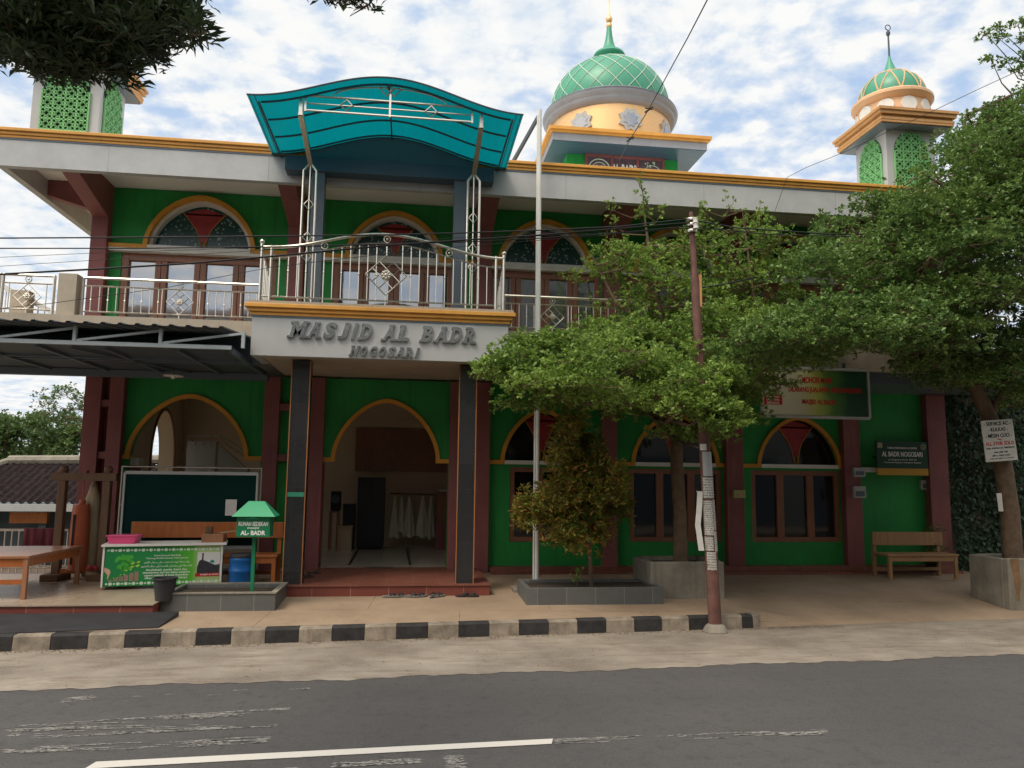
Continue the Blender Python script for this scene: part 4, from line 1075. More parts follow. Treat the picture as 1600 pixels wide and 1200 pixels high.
# things on the desk
def on_desk(u, v): return A + Vector((math.cos(ang)*u - math.sin(ang)*v, math.sin(ang)*u + math.cos(ang)*v, Hd))
p = on_desk(.24, .2)
pb = thing('pink_basket', 'bright pink plastic box on the left end of the banner desk', 'plastic box', p); m = MB()
m.taper((p.x, p.y), p.z, p.z+.105, .17, .12, .20, .14); m.build('box_body', paint('pink_plastic', (.72,.075,.22), .35, .05, bumpv=0), pb, bevel=.008)
m = MB(); m.box(p.x-.21, p.x+.21, p.y-.15, p.y+.15, p.z+.105, p.z+.12); m.build('box_rim', paint('pink_plastic_rim', (.78,.11,.27), .35, .05, bumpv=0), pb, bevel=.004)
p = on_desk(Wd-.12, .22)
cb = thing('small_crate', 'small brown wooden box on the right end of the banner desk', 'wooden box', p)
m = MB(); m.box(p.x-.17, p.x+.14, p.y-.12, p.y+.12, p.z, p.z+.12); m.build('box_body', M['table_wood'], cb, bevel=.004)
m = MB(); m.box(p.x-.14, p.x-.05, p.y-.05, p.y+.05, p.z+.121, p.z+.22); m.build('box_contents', M['old_wood'], cb)
m = MB(); m.bar((p.x+.05,p.y,p.z+.13), (p.x+.28,p.y+.05,p.z+.16), .03, .015); m.build('box_flap', M['pale_wood'], cb)

# blue barrel
p = atz(372,917,TZ); rB = .165*1.02; hB = aty(372,866,p.y).z-TZ
bl = thing('blue_barrel', 'blue plastic barrel with a dark lid beside the banner desk', 'barrel', (p.x, p.y+.15, TZ))
c = (p.x, p.y+.15, TZ); bp = paint('blue_plastic', (.012,.135,.42), .35, .12, 3, bumpv=.03)
m = MB(); m.lathe([(rB*.9,0),(rB*.98,.04),(rB*1.02,.2),(rB*1.06,.21),(rB*1.06,.23),(rB*1.02,.24),(rB,.36),(rB*1.02,hB*.78),(rB*1.0,hB*.86),(rB*.9,hB*.9)], c, 28); m.build('barrel_body', bp, bl, smooth=True)
m = MB(); m.lathe([(rB*.97,hB*.88),(rB*1.03,hB*.89),(rB*1.03,hB*.96),(rB*.95,hB),(rB*.3,hB*.99)], c, 28); m.build('lid', M['black_rubber'], bl, smooth=True)

# grey tiled planter box
PZ = paveZ(-2.4, 10.7)-.02; P0, P1 = atz(252,957,PZ), atz(431,955,PZ); PT = aty(340,928,10.75).z
yb0, yb1 = 10.30, 11.62
y0p = 10.74
pl = thing('tiled_planter', 'low grey tiled planter bed with nothing growing in it, left of the entrance step', 'planter', (-2.4, y0p, PZ))
m = MB(); x0, x1 = P0.x, P1.x; T = .07
m.box(x0, x1, y0p, y0p+T, PZ, PT); m.box(x0, x0+T, y0p+T, y0p+1.0, PZ, PT); m.box(x1-T, x1, y0p+T, y0p+1.0, PZ, PT); m.box(x0+T, x1-T, y0p+1.0-T, y0p+1.0, PZ, PT); m.build('planter_wall', M['grey_tile'], pl, bevel=.006)
m = MB(); m.box(x0+T, x1-T, y0p+T, y0p+1.0-T, PZ, PT-.05); m.build('soil', M['soil'], pl)
m = MB(); m.box(x0-.01,x1+.01,y0p-.012,y0p+T,PT,PT+.018); m.box(x1-T,x1+.012,y0p+T,y0p+1.0,PT,PT+.016); m.box(x0+T,x1-T,y0p+1.0-T,y0p+1.01,PT,PT+.017); m.build('planter_coping', M['concrete'], pl)
# donation box
p = aty(393,925,y0p+.13); zb = PT-.05
db = thing('donation_box', 'green house-shaped donation box with white writing on a green post', 'donation box', (p.x, y0p+.16, zb)); yc = y0p+.16; X = p.x
gp = paint('donation_green_paint', (.012,.19,.085), .4, .08); gr = paint('donation_roof_paint', (.035,.36,.17), .4, .08)
zt0 = aty(390,838,yc).z; zt1 = aty(390,805,yc).z; zt2 = aty(395,783,yc).z
m = MB(); m.bar((X, yc, zb), (X-.005, yc, zt0), .045, .045); m.build('post', gp, db)
hw = .205; m = MB(); m.box(X-hw-.012, X+hw+.012, yc-.14, yc+.16, zt0, zt1+.0); bo = m.build('box', gp, db, bevel=.004)
m = MB(); zr = zt1+.001
e_ = [(X-.275,yc-.2,zr-.01),(X+.285,yc-.2,zr-.01),(X+.285,yc+.22,zr-.01),(X-.275,yc+.22,zr-.01)]; r2 = [(X-.10,yc-.03,zt2),(X+.11,yc-.03,zt2),(X+.11,yc+.05,zt2),(X-.10,yc+.05,zt2)]
m.add(e_+r2, [(3,2,1,0),(4,5,6,7),(0,1,5,4),(1,2,6,5),(2,3,7,6),(3,0,4,7)]); m.build('roof', gr, db)
m = MB(); m.box(X-.10, X+.07, yc-.165, yc-.13, zt1-.045, zt1-.03); m.box(X-.05, X+.03, yc-.166, yc-.13, zt1-.029, zt1-.02); m.build('coin_slot', gr, bo)
m = MB(); hh = zt1-zt0
for a_ in (('RUMAH SEDEKAH', (X, yc-.1425, zt0+hh*.62), .056, .38, .03), ('masjid', (X, yc-.1425, zt0+hh*.42), .036, .15, .02), ('AL- BADR', (X, yc-.1425, zt0+hh*.20), .060, .32, .04)): m = MB(); write(m, *a_, 0, .003); m.build('writing', M['whitepaint'], bo)
# dark bucket
pz = paveZ(-3.1, 10.3)
p = atz(251,944,TZ-.03); bk = thing('dark_bucket', 'dark grey plastic bucket standing in front of the green banner desk', 'bucket', (p.x, p.y+.12, TZ)); c = (p.x, p.y+.12, TZ-.0)
hB = aty(252,904,p.y).z-TZ
m = MB(); m.lathe([(.105,0),(.125,hB*.5),(.142,hB*.92),(.152,hB*.93),(.152,hB),(.138,hB),(.12,hB*.5),(.02,.03)], c, 26); m.build('bucket_body', M['black_rubber'], bk, smooth=True)
m = MB(); m.ring((c[0], c[1]-.0, TZ+hB*.95), .158, .005, 'z'); m.build('handle', M['cable'], bk)

# long wooden table
def corner(px, py, z): return atz(px, py, z)
tp_z = TZ+.76
tl = thing('wooden_table', 'long brown wooden table with square legs at the left end of the terrace', 'table', (-5.4, 11.8, TZ))
F = atz(45,936,TZ); G_ = atz(70,922,TZ); H_ = atz(116,906,TZ); tzv = aty(46,868,F.y).z
dirl = Vector((1,0,0)); 
bx1 = aty(124,860,12.3).x
m = MB(); 
v = [aty(46,866,F.y), aty(128,858,12.35)]
pA = Vector((v[0].x+.02, v[0].y-.05, 0)); pB = Vector((v[1].x, v[1].y+.05, 0))
ux = Vector((-1.9, .0, 0))
top = [pA+Vector((-1.7,-.15,0)), pA, pB, pB+Vector((-1.7,-.1,0))]
m.add([(q.x,q.y,tzv-.035) for q in top]+[(q.x,q.y,tzv) for q in top], [(3,2,1,0),(4,5,6,7),(0,1,5,4),(1,2,6,5),(2,3,7,6),(3,0,4,7)]); m.build('table_top', M['table_wood'], tl, bevel=.004)
ap = MB(); inn = [q+(sum(top, Vector())/4-q)*.05 for q in top]
for i in range(4): a, b_ = inn[i], inn[(i+1)%4]; ap.bar((a.x,a.y,tzv-.09), (b_.x,b_.y,tzv-.09), .025, .105)
ap.build('apron', M['orange_wood'], tl)
for q in inn:
    m = MB(); m.bar((q.x,q.y,TZ), (q.x,q.y,tzv-.036), .055, .055); m.build('leg', M['table_wood'], tl)
mid = inn[1].lerp(inn[2], .45)
m = MB(); m.bar((inn[0].x,inn[0].y,TZ+.22), (inn[1].x,inn[1].y,TZ+.22), .03, .06); m.build('stretcher', M['orange_wood'], tl)

# carved frame with the hanging slit drum
ff = thing('drum_frame', 'old carved wooden frame with two posts and a crossbeam in front of the maroon columns', 'wooden frame', (-5.1, 12.9, TZ)); yy = 12.85
xa, xb = gx(95,800,yy), gx(165,800,yy); zt = aty(130,745,yy).z
for x in (xa, xb):
    m = MB(); m.bar((x,yy,TZ+.10), (x,yy,zt-.06), .115, .115); m.box(x-.13,x+.13,yy-.24,yy+.24,TZ,TZ+.10); m.sphere((x,yy,zt+.115), .07, 10, 7, .9); m.box(x-.05,x+.05,yy-.05,yy+.05,zt+.06,zt+.08); m.build('post', M['old_wood'], ff, bevel=.008)
m = MB(); m.box(xa-.16, xb+.14, yy-.061, yy+.061, zt-.06, zt+.06); m.box(xa+.35,xb-.3,yy-.05,yy+.05,zt+.06,zt+.10); m.build('crossbeam', M['old_wood'], ff, bevel=.012)
m = MB(); m.box(xa+.06, xb-.06, yy-.04, yy+.04, TZ+.10, TZ+.17); m.build('bottom_rail', M['orange_wood'], ff)
# orange slit drum
dx = gx(121,830,yy-.1); z0, z1 = aty(118,893,yy).z, aty(122,787,yy).z
sd = thing('slit_drum', 'orange lacquered wooden slit drum hanging upright in the carved frame', 'slit drum', (dx, yy, z0))
m = MB(); op = paint('orange_lacquer', (.36,.085,.035), .35, .2, 3)
m.lathe([(.05,z0),(.125,z0+.02),(.14,z0+.25),(.14,(z0+z1)/2),(.125,z1-.1),(.115,z1-.01),(.05,z1)], (dx,yy-.02,0), 22); m.build('drum_body', op, sd, smooth=True)
m = MB(); m.box(dx-.055, dx-.020, yy-.163, yy-.02, z0+.12, z1-.16); m.build('slit', M['black'], sd)
m = MB(); m.tube([(dx,yy-.02,z1-.02),(dx+.01,yy-.01,z1+.06)], .05, 10); m.tube([(dx,yy-.01,z1+.03),(dx,yy,zt-.05)], .012, 6); m.build('hanger', op, sd, smooth=True)
# pale tapered drum behind
dx2 = gx(141,800,yy+.12); z0, z1 = TZ+.02, aty(142,752,yy+.12).z
m = MB(); m.lathe([(.07,z0),(.12,z0+.1),(.13,(z0+z1)/2),(.11,z1-.3),(.045,z1-.05),(.02,z1)], (dx2,yy+.19,0), 20)
tag(m.build('pale_drum', M['pale_wood'], None, smooth=True, origin=(dx2,yy+.19,z0)), 'pale tapered wooden drum standing behind the orange slit drum', 'drum')
# pots at the foot of the frame
p = atz(136,906,TZ)
for k,(px,col,lab) in enumerate([(143,(.25,.16,.10),'small brown clay pot at the foot of the right post of the drum frame')]):
    p = atz(px,907,TZ); t = thing('clay_pot', lab, 'pot', (p.x,p.y,TZ)); m = MB(); m.lathe([(.05,0),(.085,.05),(.09,.10),(.07,.13),(.08,.15),(.06,.15)], (p.x,p.y,TZ), 16); m.build('pot_body', paint('clay', col, .7), t, smooth=True)
    m = MB(); m.sphere((p.x-.03,p.y-.02,TZ+.19), .05, 8, 6); m.sphere((p.x+.04,p.y,TZ+.18), .04, 8, 6); m.build('pot_contents', paint('red_cloth', (.35,.03,.04), .7), t, smooth=True)

# steel picket fence at the terrace end, with a cloth over it
fn = thing('picket_fence', 'low silver picket fence at the far left end of the terrace', 'fence', (-7, 13.7, TZ)); yf = 13.6
m = MB(); xA, xB = -9.2, -5.5; zt = aty(40,828,yf).z; m.tube([(xA,yf,zt),(xB,yf,zt)], .022, 7); m.tube([(xA,yf,TZ+.1),(xB,yf,TZ+.1)], .018, 7); m.build('rail', M['steel'], fn)
m = MB()
for i in range(36): x = xA+(xB-xA)*i/35; m.tube([(x,yf,TZ+.02),(x,yf,zt)], .011, 6)
m.build('picket', M['steel'], fn)
m = MB(); xa_, xb_ = gx(36,845,yf-.03), gx(88,845,yf-.03); n = 14; zb_ = aty(60,866,yf).z
fr = [(xa_+(xb_-xa_)*i/n, yf-.045-.02*math.sin(i*1.9), zb_+.03*math.sin(i*.9)) for i in range(n+1)]; tpz = zt+.028
vs = fr+[(x,yf-.026,tpz) for x,_,_ in fr]+[(x,yf+.03,tpz) for x,_,_ in fr]+[(x,yf+.05,tpz-.25) for x,_,_ in fr]; k = n+1
m.add(vs, [(j*k+i, j*k+i+1, (j+1)*k+i+1, (j+1)*k+i) for j in range(3) for i in range(n)])
o = m.build('hanging_cloth', paint('dark_red_cloth', (.11,.018,.028), .85, .2, 6), None, smooth=True, origin=((xa_+xb_)/2, yf, zb_)); s_ = o.modifiers.new('thick', 'SOLIDIFY'); s_.thickness = .008
tag(o, 'dark red cloth draped over the silver picket fence', 'cloth')
# rubber ramp
q = [atz(x,y,paveZ(-3.5,9.9)+.0) for x,y in ((-60,992),(247,981),(279,965),(-60,970))]
m = MB(); base = [(p.x,p.y,paveZ(p.x,p.y)-.005) for p in q]; topv = [(q[0].x,q[0].y,paveZ(q[0].x,q[0].y)+.012),(q[1].x,q[1].y,paveZ(q[1].x,q[1].y)+.012),(q[2].x,q[2].y,paveZ(q[2].x,q[2].y)+.055),(q[3].x,q[3].y,paveZ(q[3].x,q[3].y)+.055)]
m.add(base+topv, [(3,2,1,0),(4,5,6,7),(0,1,5,4),(1,2,6,5),(2,3,7,6),(3,0,4,7)])
tag(m.build('rubber_ramp', M['black_rubber'], None, origin=(-4,9.8,.18)), 'flat black rubber ramp lying on the pavement behind the kerb', 'ramp')
# pendant lamp under the awning
p = aty(271,588,12.6); lp = thing('pendant_lamp', 'small white enamel pendant lamp hanging below the metal awning', 'lamp', p)
m = MB(); m.lathe([(.15,0),(.145,.015),(.05,.04),(.03,.06)], p, 24); m.build('lamp_shade', M['white'], lp, smooth=True)
m = MB(); m.tube([(p.x,p.y,p.z+.05),(p.x,p.y,3.66)], .006, 5); m.build('lamp_cord', M['cable'], lp)
m = MB(); m.sphere((p.x,p.y,p.z-.01), .035, 10, 7); m.build('bulb', M['white'], lp, smooth=True)

# ================================================================== INSIDE THE ENTRANCE
YI = 17.5
def ib(px0, px1, py0, py1, Y, d): a = aty(px0, py1, Y); c = aty(px1, py0, Y); return a.x, c.x, Y, Y+d, a.z, c.z
x0, x1, y0, y1, z0, z1 = ib(556,602,746,852,YI-.3,.5); cbn = thing('dark_cabinet', 'tall dark cabinet inside the entrance, left of the hanging robes', 'cabinet', ((x0+x1)/2, y0, ZF)); z0 = ZF
cm = paint('dark_cabinet_paint', (.020,.022,.032), .35, .15)
m = MB(); m.box(x0,x1,y0,y1,z0+.06,z1); m.build('cabinet_body', cm, cbn, bevel=.01)
m = MB(); m.box(x0+.02,(x0+x1)/2-.006,y0-.02,y0,z0+.09,z1-.03); m.build('door', cm, cbn); m = MB(); m.box((x0+x1)/2+.006,x1-.02,y0-.02,y0,z0+.09,z1-.03); m.build('door', cm, cbn)
m = MB(); m.box(x0+.03,x1-.03,y0+.03,y1,z0,z0+.06); m.build('cabinet_base', M['black'], cbn)
x0, x1, y0, y1, z0, z1 = ib(545,556,790,852,YI-.3,.4); m = MB(); m.box(x0-.15,x1-.02,y0,y1,ZF,z1); m.box(x0-.16,x1-.01,y0-.01,y1,z1,z1+.03)
tag(m.build('low_cupboard', cm, None, origin=(x0,y0,ZF), bevel=.006), 'low dark cupboard at the left side of the tall cabinet', 'cupboard')
# hanging rack and robes
ry = YI-.1; ra, rb_ = aty(610,771,ry), aty(682,773,ry)
rk = thing('clothes_rail', 'wooden clothes rail on the rear wall of the hall carrying white robes', 'clothes rail', ((ra.x+rb_.x)/2, ry, ra.z))
m = MB(); m.tube([ra, rb_], .018, 7); m.build('rail', M['old_wood'], rk)
for q in (ra, rb_):
    m = MB(); m.tube([q, q+Vector((0,.5,0))], .015, 6); m.build('bracket', M['old_wood'], rk)
for k,(px,pb_,wd,lab) in enumerate([(617,840,.16,'leftmost white robe hanging on the rail inside the entrance'),(628,832,.11,'narrow white robe, second from the left on the clothes rail'),(640,838,.17,'wide white robe in the middle of the clothes rail'),(661,838,.17,'white robe, second from the right on the clothes rail'),(674,840,.11,'rightmost white robe on the clothes rail next to the red cupboard')]):
    p = aty(px,776,ry-.05); zb = aty(px,pb_,ry).z; m = MB(); nseg = 22; rows = []
    for j in range(9):
        t = j/8; z_ = p.z+(zb-p.z)*t; hw = .025+(wd*.62)*(t**.8); row = []
        for i in range(nseg):
            a = 2*PI*i/nseg; fo = 1+.28*t*math.sin(5*a+k)
            row.append((p.x+hw*math.cos(a)*fo, p.y-.02+.07*math.sin(a)*(.4+t)*fo, z_+(.03*math.sin(3*a+k) if j == 8 else 0)))
        rows += row
    fs = [(j*nseg+i, j*nseg+(i+1)%nseg, (j+1)*nseg+(i+1)%nseg, (j+1)*nseg+i) for j in range(8) for i in range(nseg)]; m.add(rows, fs)
    tag(m.build('white_robe', paint('white_robe_cloth', (.52,.50,.42), .85, .12, 6), None, smooth=True, origin=(p.x,p.y,zb)), lab, 'robe', 'white robes hanging in the hall')
x0, x1, y0, y1, z0, z1 = ib(680,703,817,853,YI-.4,.5); rc = thing('red_cupboard', 'dark red wooden cupboard at the right side inside the entrance', 'cupboard', (x0,y0,ZF))
m = MB(); m.box(x0,x1+.2,y0,y1,ZF,z1); m.build('cupboard_body', M['maroon'], rc, bevel=.006); m = MB(); m.box(x0-.01,x1+.21,y0-.015,y1,z1,z1+.025); m.build('cupboard_top', M['brown'], rc)
m = MB(); m.box(x0+.02,x1+.18,y0-.012,y0,ZF+.08,z1-.04); m.build('door', M['maroon'], rc)
tz_ = z1+.026; m = MB(); m.box(x0+.02,x0+.3,y0+.05,y0+.4,tz_,tz_+.62); m.box(x0+.0,x0+.32,y0+.03,y0+.42,tz_+.62,tz_+.65); o = m.build('display_case', M['brown'], None, origin=(x0,y0,tz_), bevel=.005); tag(o, 'small brown display case on top of the red cupboard', 'display case')
m = MB(); m.box(x0+.06,x0+.26,y0+.1,y0+.34,tz_+.651,tz_+.69); tag(m.build('white_tray', M['white'], None, origin=(x0+.1,y0+.2,tz_+.65), bevel=.005), 'small white tray on the display case inside the entrance', 'tray')
# shelf with a kettle-like set at the left
x0, x1, y0, y1, z0, z1 = ib(512,529,799,852,YI-.6,.4); sh = thing('side_table', 'small brown side table at the left inside the entrance', 'side table', (x0,y0,ZF))
m = MB(); m.box(x0,x1,y0,y1,z1-.03,z1); m.build('table_top', M['table_wood'], sh)
for xx in (x0+.02,x1-.02):
    for yv in (y0+.02,y1-.02): m = MB(); m.box(xx-.018,xx+.018,yv-.018,yv+.018,ZF,z1-.03); m.build('leg', M['table_wood'], sh)
m = MB(); m.box(x0+.02,x1+.02,y0+.06,y1-.05,z1+.02,z1+.42); sp = thing('loudspeaker', 'black loudspeaker on the small side table inside the entrance', 'loudspeaker', (x0,y0,z1)); m.box(x0+.03,x1+.0,y0+.08,y1-.07,z1,z1+.02); m.build('speaker_box', M['black'], sp, bevel=.01)
m = MB(); m.lathe([(.09,0),(.07,.01),(.02,.02)], (0,0,0), 20); m.build('speaker_cone', M['dark_steel'], sp, xf=Matrix.Translation(((x0+x1)/2+.02, y0+.058, z1+.25))@Matrix.Rotation(PI/2,4,'X'))
x0, x1, y0, y1, z0, z1 = ib(524,550,824,852,YI-.5,.4); m = MB(); m.box(x0,x1,y0,y1,ZF,z1); m.box(x0-.01,x1+.01,y0-.01,y1+.01,z1,z1+.03); m.box(x0+.03,x1-.03,y0-.012,y0,ZF+.05,z1-.04)
tag(m.build('low_chest', M['cream'], None, origin=(x0,y0,ZF), bevel=.006), 'low cream chest in front of the back wall, left of the dark cabinet', 'chest')
# floor inlay strips
for (xa,ya,xb2,yb2) in ((561,857,545,883),(636,857,641,883)):
    m = MB(); p, q = atz(xa,ya,ZF), atz(xb2,yb2,ZF); m.bar((p.x,p.y,ZF+.002),(q.x,q.y,ZF+.002), .05, .004); part(m, 'floor_inlay', M['black'])
m = MB(); p = atz(592,888,ZF+.002)
vs = [(p.x+.24*math.cos(a)*(1+.15*math.sin(3*a)), p.y+.10*math.sin(a), ZF+.004) for a in [i*PI/10 for i in range(20)]]; v2 = [(x,y,ZF+.02) for x,y,_ in vs]
m.add(vs+v2, [tuple(range(20,40))]+[(i,(i+1)%20,20+(i+1)%20,20+i) for i in range(20)])
tag(m.build('doormat', paint('brown_doormat', (.10,.055,.04), .95, .4, 20, bumpv=.4), None, origin=(p.x,p.y,ZF)), 'crumpled brown doormat on the entrance threshold', 'doormat')

# sandals on the pavement before the step
def sandal(name, label, x, y, z, a, mat, flip=False):
    t = thing(name, label, 'sandal', (x,y,z), 'sandals left by the entrance step'); t.rotation_euler.z = a
    pts = []
    for i in range(20):
        u = 2*PI*i/20; pts.append((.125*math.cos(u), .043*math.sin(u)*(1+.18*math.cos(u))))
    m = MB(); n = len(pts); m.add([(px,py,.001) for px,py in pts]+[(px,py,.022) for px,py in pts], [tuple(range(n-1,-1,-1)), tuple(range(n,2*n))]+[(i,(i+1)%n,n+(i+1)%n,n+i) for i in range(n)])
    so = loc(m, 'sole', mat, t)
    m = MB()
    for k in (-1, 1): m.tube([(.075,0,.024),(.04,k*.025,.05),(-.01,k*.043,.02)], .009, 6)
    loc(m, 'strap', M['black_rubber'] if not flip else M['pale_wood'], t); return t
gs = paint('grey_sandal_rubber', (.20,.20,.19), .8, .2, 20); ds = paint('dark_sandal_rubber', (.05,.035,.035), .8, .2, 20)
for px,py,a,mt,lab in [(610,932,.2,gs,'grey sandal at the far left of the row below the entrance step'),(623,931,.35,gs,'grey sandal right beside the leftmost sandal below the step'),(643,931,-.1,gs,'grey sandal, left one of the middle pair below the step'),(655,930,.3,gs,'grey sandal, right one of the middle pair below the step'),(676,930,1.2,gs,'pale grey sandal turned towards the step, right of the middle pair'),(683,929,.4,gs,'grey sandal lying against the pale one turned towards the step'),(723,929,.1,ds,'dark sandal, left one of the dark pair near the right pillar'),(734,929,-.1,ds,'dark sandal, right one of the dark pair near the right pillar')]:
    z_ = paveZ(.1,11.5); p = atz(px,py,z_+.01); p.y = min(p.y, 11.60); sandal('sandal', lab, p.x, p.y, z_+.012, a, mt)
p = atz(478,902,ZF+.004); sandal('sandal', 'dark sandal on the red step beside the left black pillar', p.x, p.y, ZF+.004, .2, ds); 
p = atz(484,898,ZF+.004); sandal('sandal', 'dark sandal on the red step, behind the one beside the left black pillar', p.x+.05, p.y+.12, ZF+.004, -.3, ds)
# ================================================================== RIGHT SIDE OBJECTS
# tiled planter with the red-tip shrub
PZ = .19; fy = 10.98
x0, x1 = atz(822,945,.21).x, atz(1030,940,.21).x; PT = aty(840,919,fy).z
tp2 = thing('tiled_planter', 'long grey tiled planter bed holding the red-tipped shrub', 'planter', ((x0+x1)/2, fy, PZ))
m = MB(); T = .07; D = .95
m.box(x0,x1,fy,fy+T,PZ,PT); m.box(x0,x0+T,fy+T,fy+D,PZ,PT); m.box(x1-T,x1,fy+T,fy+D,PZ,PT); m.box(x0+T,x1-T,fy+D-T,fy+D,PZ,PT); m.build('planter_wall', M['grey_tile'], tp2, bevel=.006)
m = MB(); m.box(x0+T,x1-T,fy+T,fy+D-T,PZ,PT-.04); m.build('soil', M['soil'], tp2)
PX0, PX1, PFY, PTOP = x0, x1, fy, PT
# concrete planter of the tree
a, b = atz(1013,935,.21), atz(1133,936,.21); zt = aty(1014,877,a.y).z
cp = thing('concrete_planter', 'rough square concrete planter around the trunk of the middle tree', 'planter', ((a.x+b.x)/2, a.y, .19)); cy0 = min(a.y,b.y)-.0
CPX = ((a.x+b.x)/2, cy0+.5); m = MB(); W0, W1 = a.x, b.x
m.box(W0,W1,cy0,cy0+.12,.16,zt); m.box(W0,W0+.12,cy0+.12,cy0+.95,.16,zt-.01); m.box(W1-.12,W1,cy0+.12,cy0+.95,.16,zt+.008); m.box(W0+.12,W1-.12,cy0+.83,cy0+.95,.16,zt); m.build('planter_wall', M['concrete'], cp, bevel=.02)
m = MB(); m.box(W0+.12,W1-.12,cy0+.12,cy0+.83,.16,zt-.06); m.build('soil', M['soil'], cp)
CPZ = zt-.06
# concrete planter of the right tree
a = atz(1577,937,.22); zt2 = aty(1577,873,a.y).z; Y2 = a.y-.02
c2 = thing('concrete_planter', 'rusty stained concrete planter around the leaning tree at the right edge', 'planter', (a.x+.7, a.y, .19)); m = MB(); W0 = a.x; W1 = a.x+1.5
m.box(W0,W1,Y2,Y2+.12,-.06,zt2); m.box(W0,W0+.12,Y2+.12,Y2+.85,-.06,zt2-.01); m.box(W1-.12,W1,Y2+.12,Y2+.85,-.06,zt2); m.box(W0+.12,W1-.12,Y2+.73,Y2+.85,-.06,zt2); m.build('planter_wall', M['concrete'], c2, bevel=.02)
m = MB(); m.box(W0+.12,W1-.12,Y2+.12,Y2+.73,.16,zt2-.06); m.build('soil', M['soil'], c2)
C2 = (W0, Y2, zt2-.06)
rs = MB(); q = aty(1585,900,Y2-.003); rs.add([(q.x-.06,Y2-.004,zt2),(q.x+.09,Y2-.004,zt2),(q.x+.10,Y2-.004,.45),(q.x+.06,Y2-.004,.20),(q.x+.02,Y2-.004,.20),(q.x-.02,Y2-.004,.6)], [(0,1,2,3,4,5)])
rs.build('rust_stain', paint('rust_stain', (.26,.15,.075), .9, .4, 6), c2)

# flag pole
p = atz(838,913,.34); fpY = 12.05; p = aty(838,912,fpY); tpz = aty(843,172,fpY)
fp = thing('flag_pole', 'tall thin white flag pole standing behind the red-tipped shrub', 'flag pole', (p.x, fpY, .28))
m = MB(); m.tube([(p.x,fpY,.30),(tpz.x,fpY,tpz.z)], .040, 10); m.tube([(p.x-.048,fpY-.02,.30),(tpz.x-.03,fpY-.02,tpz.z-.1)], .016, 6); m.build('pole', M['white'], fp, smooth=True)
e_ = aty(803,250,12.30); m = MB(); m.bar((tpz.x,fpY,tpz.z-.08), (e_.x,12.34,e_.z), .05, .05); m.build('stay', M['dark_steel'], fp)
m = MB(); m.box(p.x-.16,p.x+.16,fpY-.16,fpY+.16,.2,.34); m.build('pole_base', M['concrete'], fp, bevel=.01)
for zz in (1.3, 1.9, 3.4): m = MB(); m.box(p.x-.06,p.x+.06,fpY-.05,fpY+.05,zz,zz+.03); m.build('clamp', M['steel'], fp)
q = atz(811,926,.24); sl_ = MB(); sl_.box(q.x-.09,q.x+.25,q.y-.05,q.y+.30,.20,.30); tag(sl_.build('loose_slab', M['concrete'], None, origin=(q.x,q.y,.2), bevel=.012), 'loose pale concrete slab at the left end of the shrub planter', 'slab')

# bench at the right, signs on the facade
q0, q1 = gx(1366,850,13.3), gx(1474,850,13.3)
bench('slatted_bench', 'brown wooden bench against the green wall under the small green school sign', q0, q1, 13.35, paveZ(9,13.3)+.005, M['bench_wood'], .44, .80, .45)
m = MB(); m.box(8.55, 9.95, YF-.10, YF+.01, ZS-.13, ZS-.04); part(m, 'window_ledge', M['white'])
# notice billboard
sy = 12.16; tl_, tr_, bl_, br_ = aty(1190,583,sy), aty(1357,577,sy), aty(1190,650,sy), aty(1359,654,sy)
bx0, bx1, bz0, bz1 = bl_.x, br_.x, (bl_.z+br_.z)/2, tr_.z-.02
sg = thing('notice_billboard', 'cream and green rectangular billboard asking not to sell in the mosque area, half behind leaves', 'billboard', ((bx0+bx1)/2, sy, bz0))
gm = newmat('billboard_print'); nt = gm[1]; t_ = nt.nodes.new('ShaderNodeTexCoord'); s_ = nt.nodes.new('ShaderNodeSeparateXYZ'); L(nt, t_.outputs['Object'], s_.inputs[0])
nz = noise(nt, t_.outputs['Object'], 1.2, 3); ad = N(nt, 'ShaderNodeMath', operation='MULTIPLY_ADD'); L(nt, nz, ad.inputs[0]); ad.inputs[1].default_value = .5; L(nt, s_.outputs[0], ad.inputs[2])
mr = N(nt, 'ShaderNodeMapRange'); L(nt, ad.outputs[0], mr.inputs['Value']); mr.inputs['From Min'].default_value = -(bx1-bx0)/2+.25; mr.inputs['From Max'].default_value = (bx1-bx0)/2+.25
cr = ramp(nt, mr.outputs[0], [(.0,(.66,.64,.52)),(.34,(.60,.58,.40)),(.50,(.42,.44,.10)),(.64,(.09,.22,.04)),(.8,(.015,.075,.03)),(1,(.015,.06,.03))])
L(nt, cr, gm[2].inputs['Base Color']); gm[2].inputs['Roughness'].default_value = .35
m = MB(); m.box(bx0+.03,bx1-.03,sy,sy+.03,bz0+.03,bz1-.03); pn_ = m.build('billboard_face', gm[0], sg)
m = MB()
for P, Q in (((bx0,sy,bz0),(bx1,sy,bz0)),((bx0,sy,bz1),(bx1,sy,bz1)),((bx0,sy,bz0),(bx0,sy,bz1)),((bx1,sy,bz0),(bx1,sy,bz1))): m.bar(P,Q,.036,.05)
m.build('billboard_frame', M['panel'], sg, bevel=.01)
m = MB()
for x in (bx0+.4, bx1-.4): m.box(x-.02,x+.02,sy+.03,12.36,bz1-.03,bz1+.01); m.box(x-.02,x+.02,sy+.04,sy+.07,bz0+.1,bz1+.12)
m.build('bracket', M['dark_steel'], sg)
H = bz1-bz0; cx = (bx0+bx1)/2+.06; m = MB()
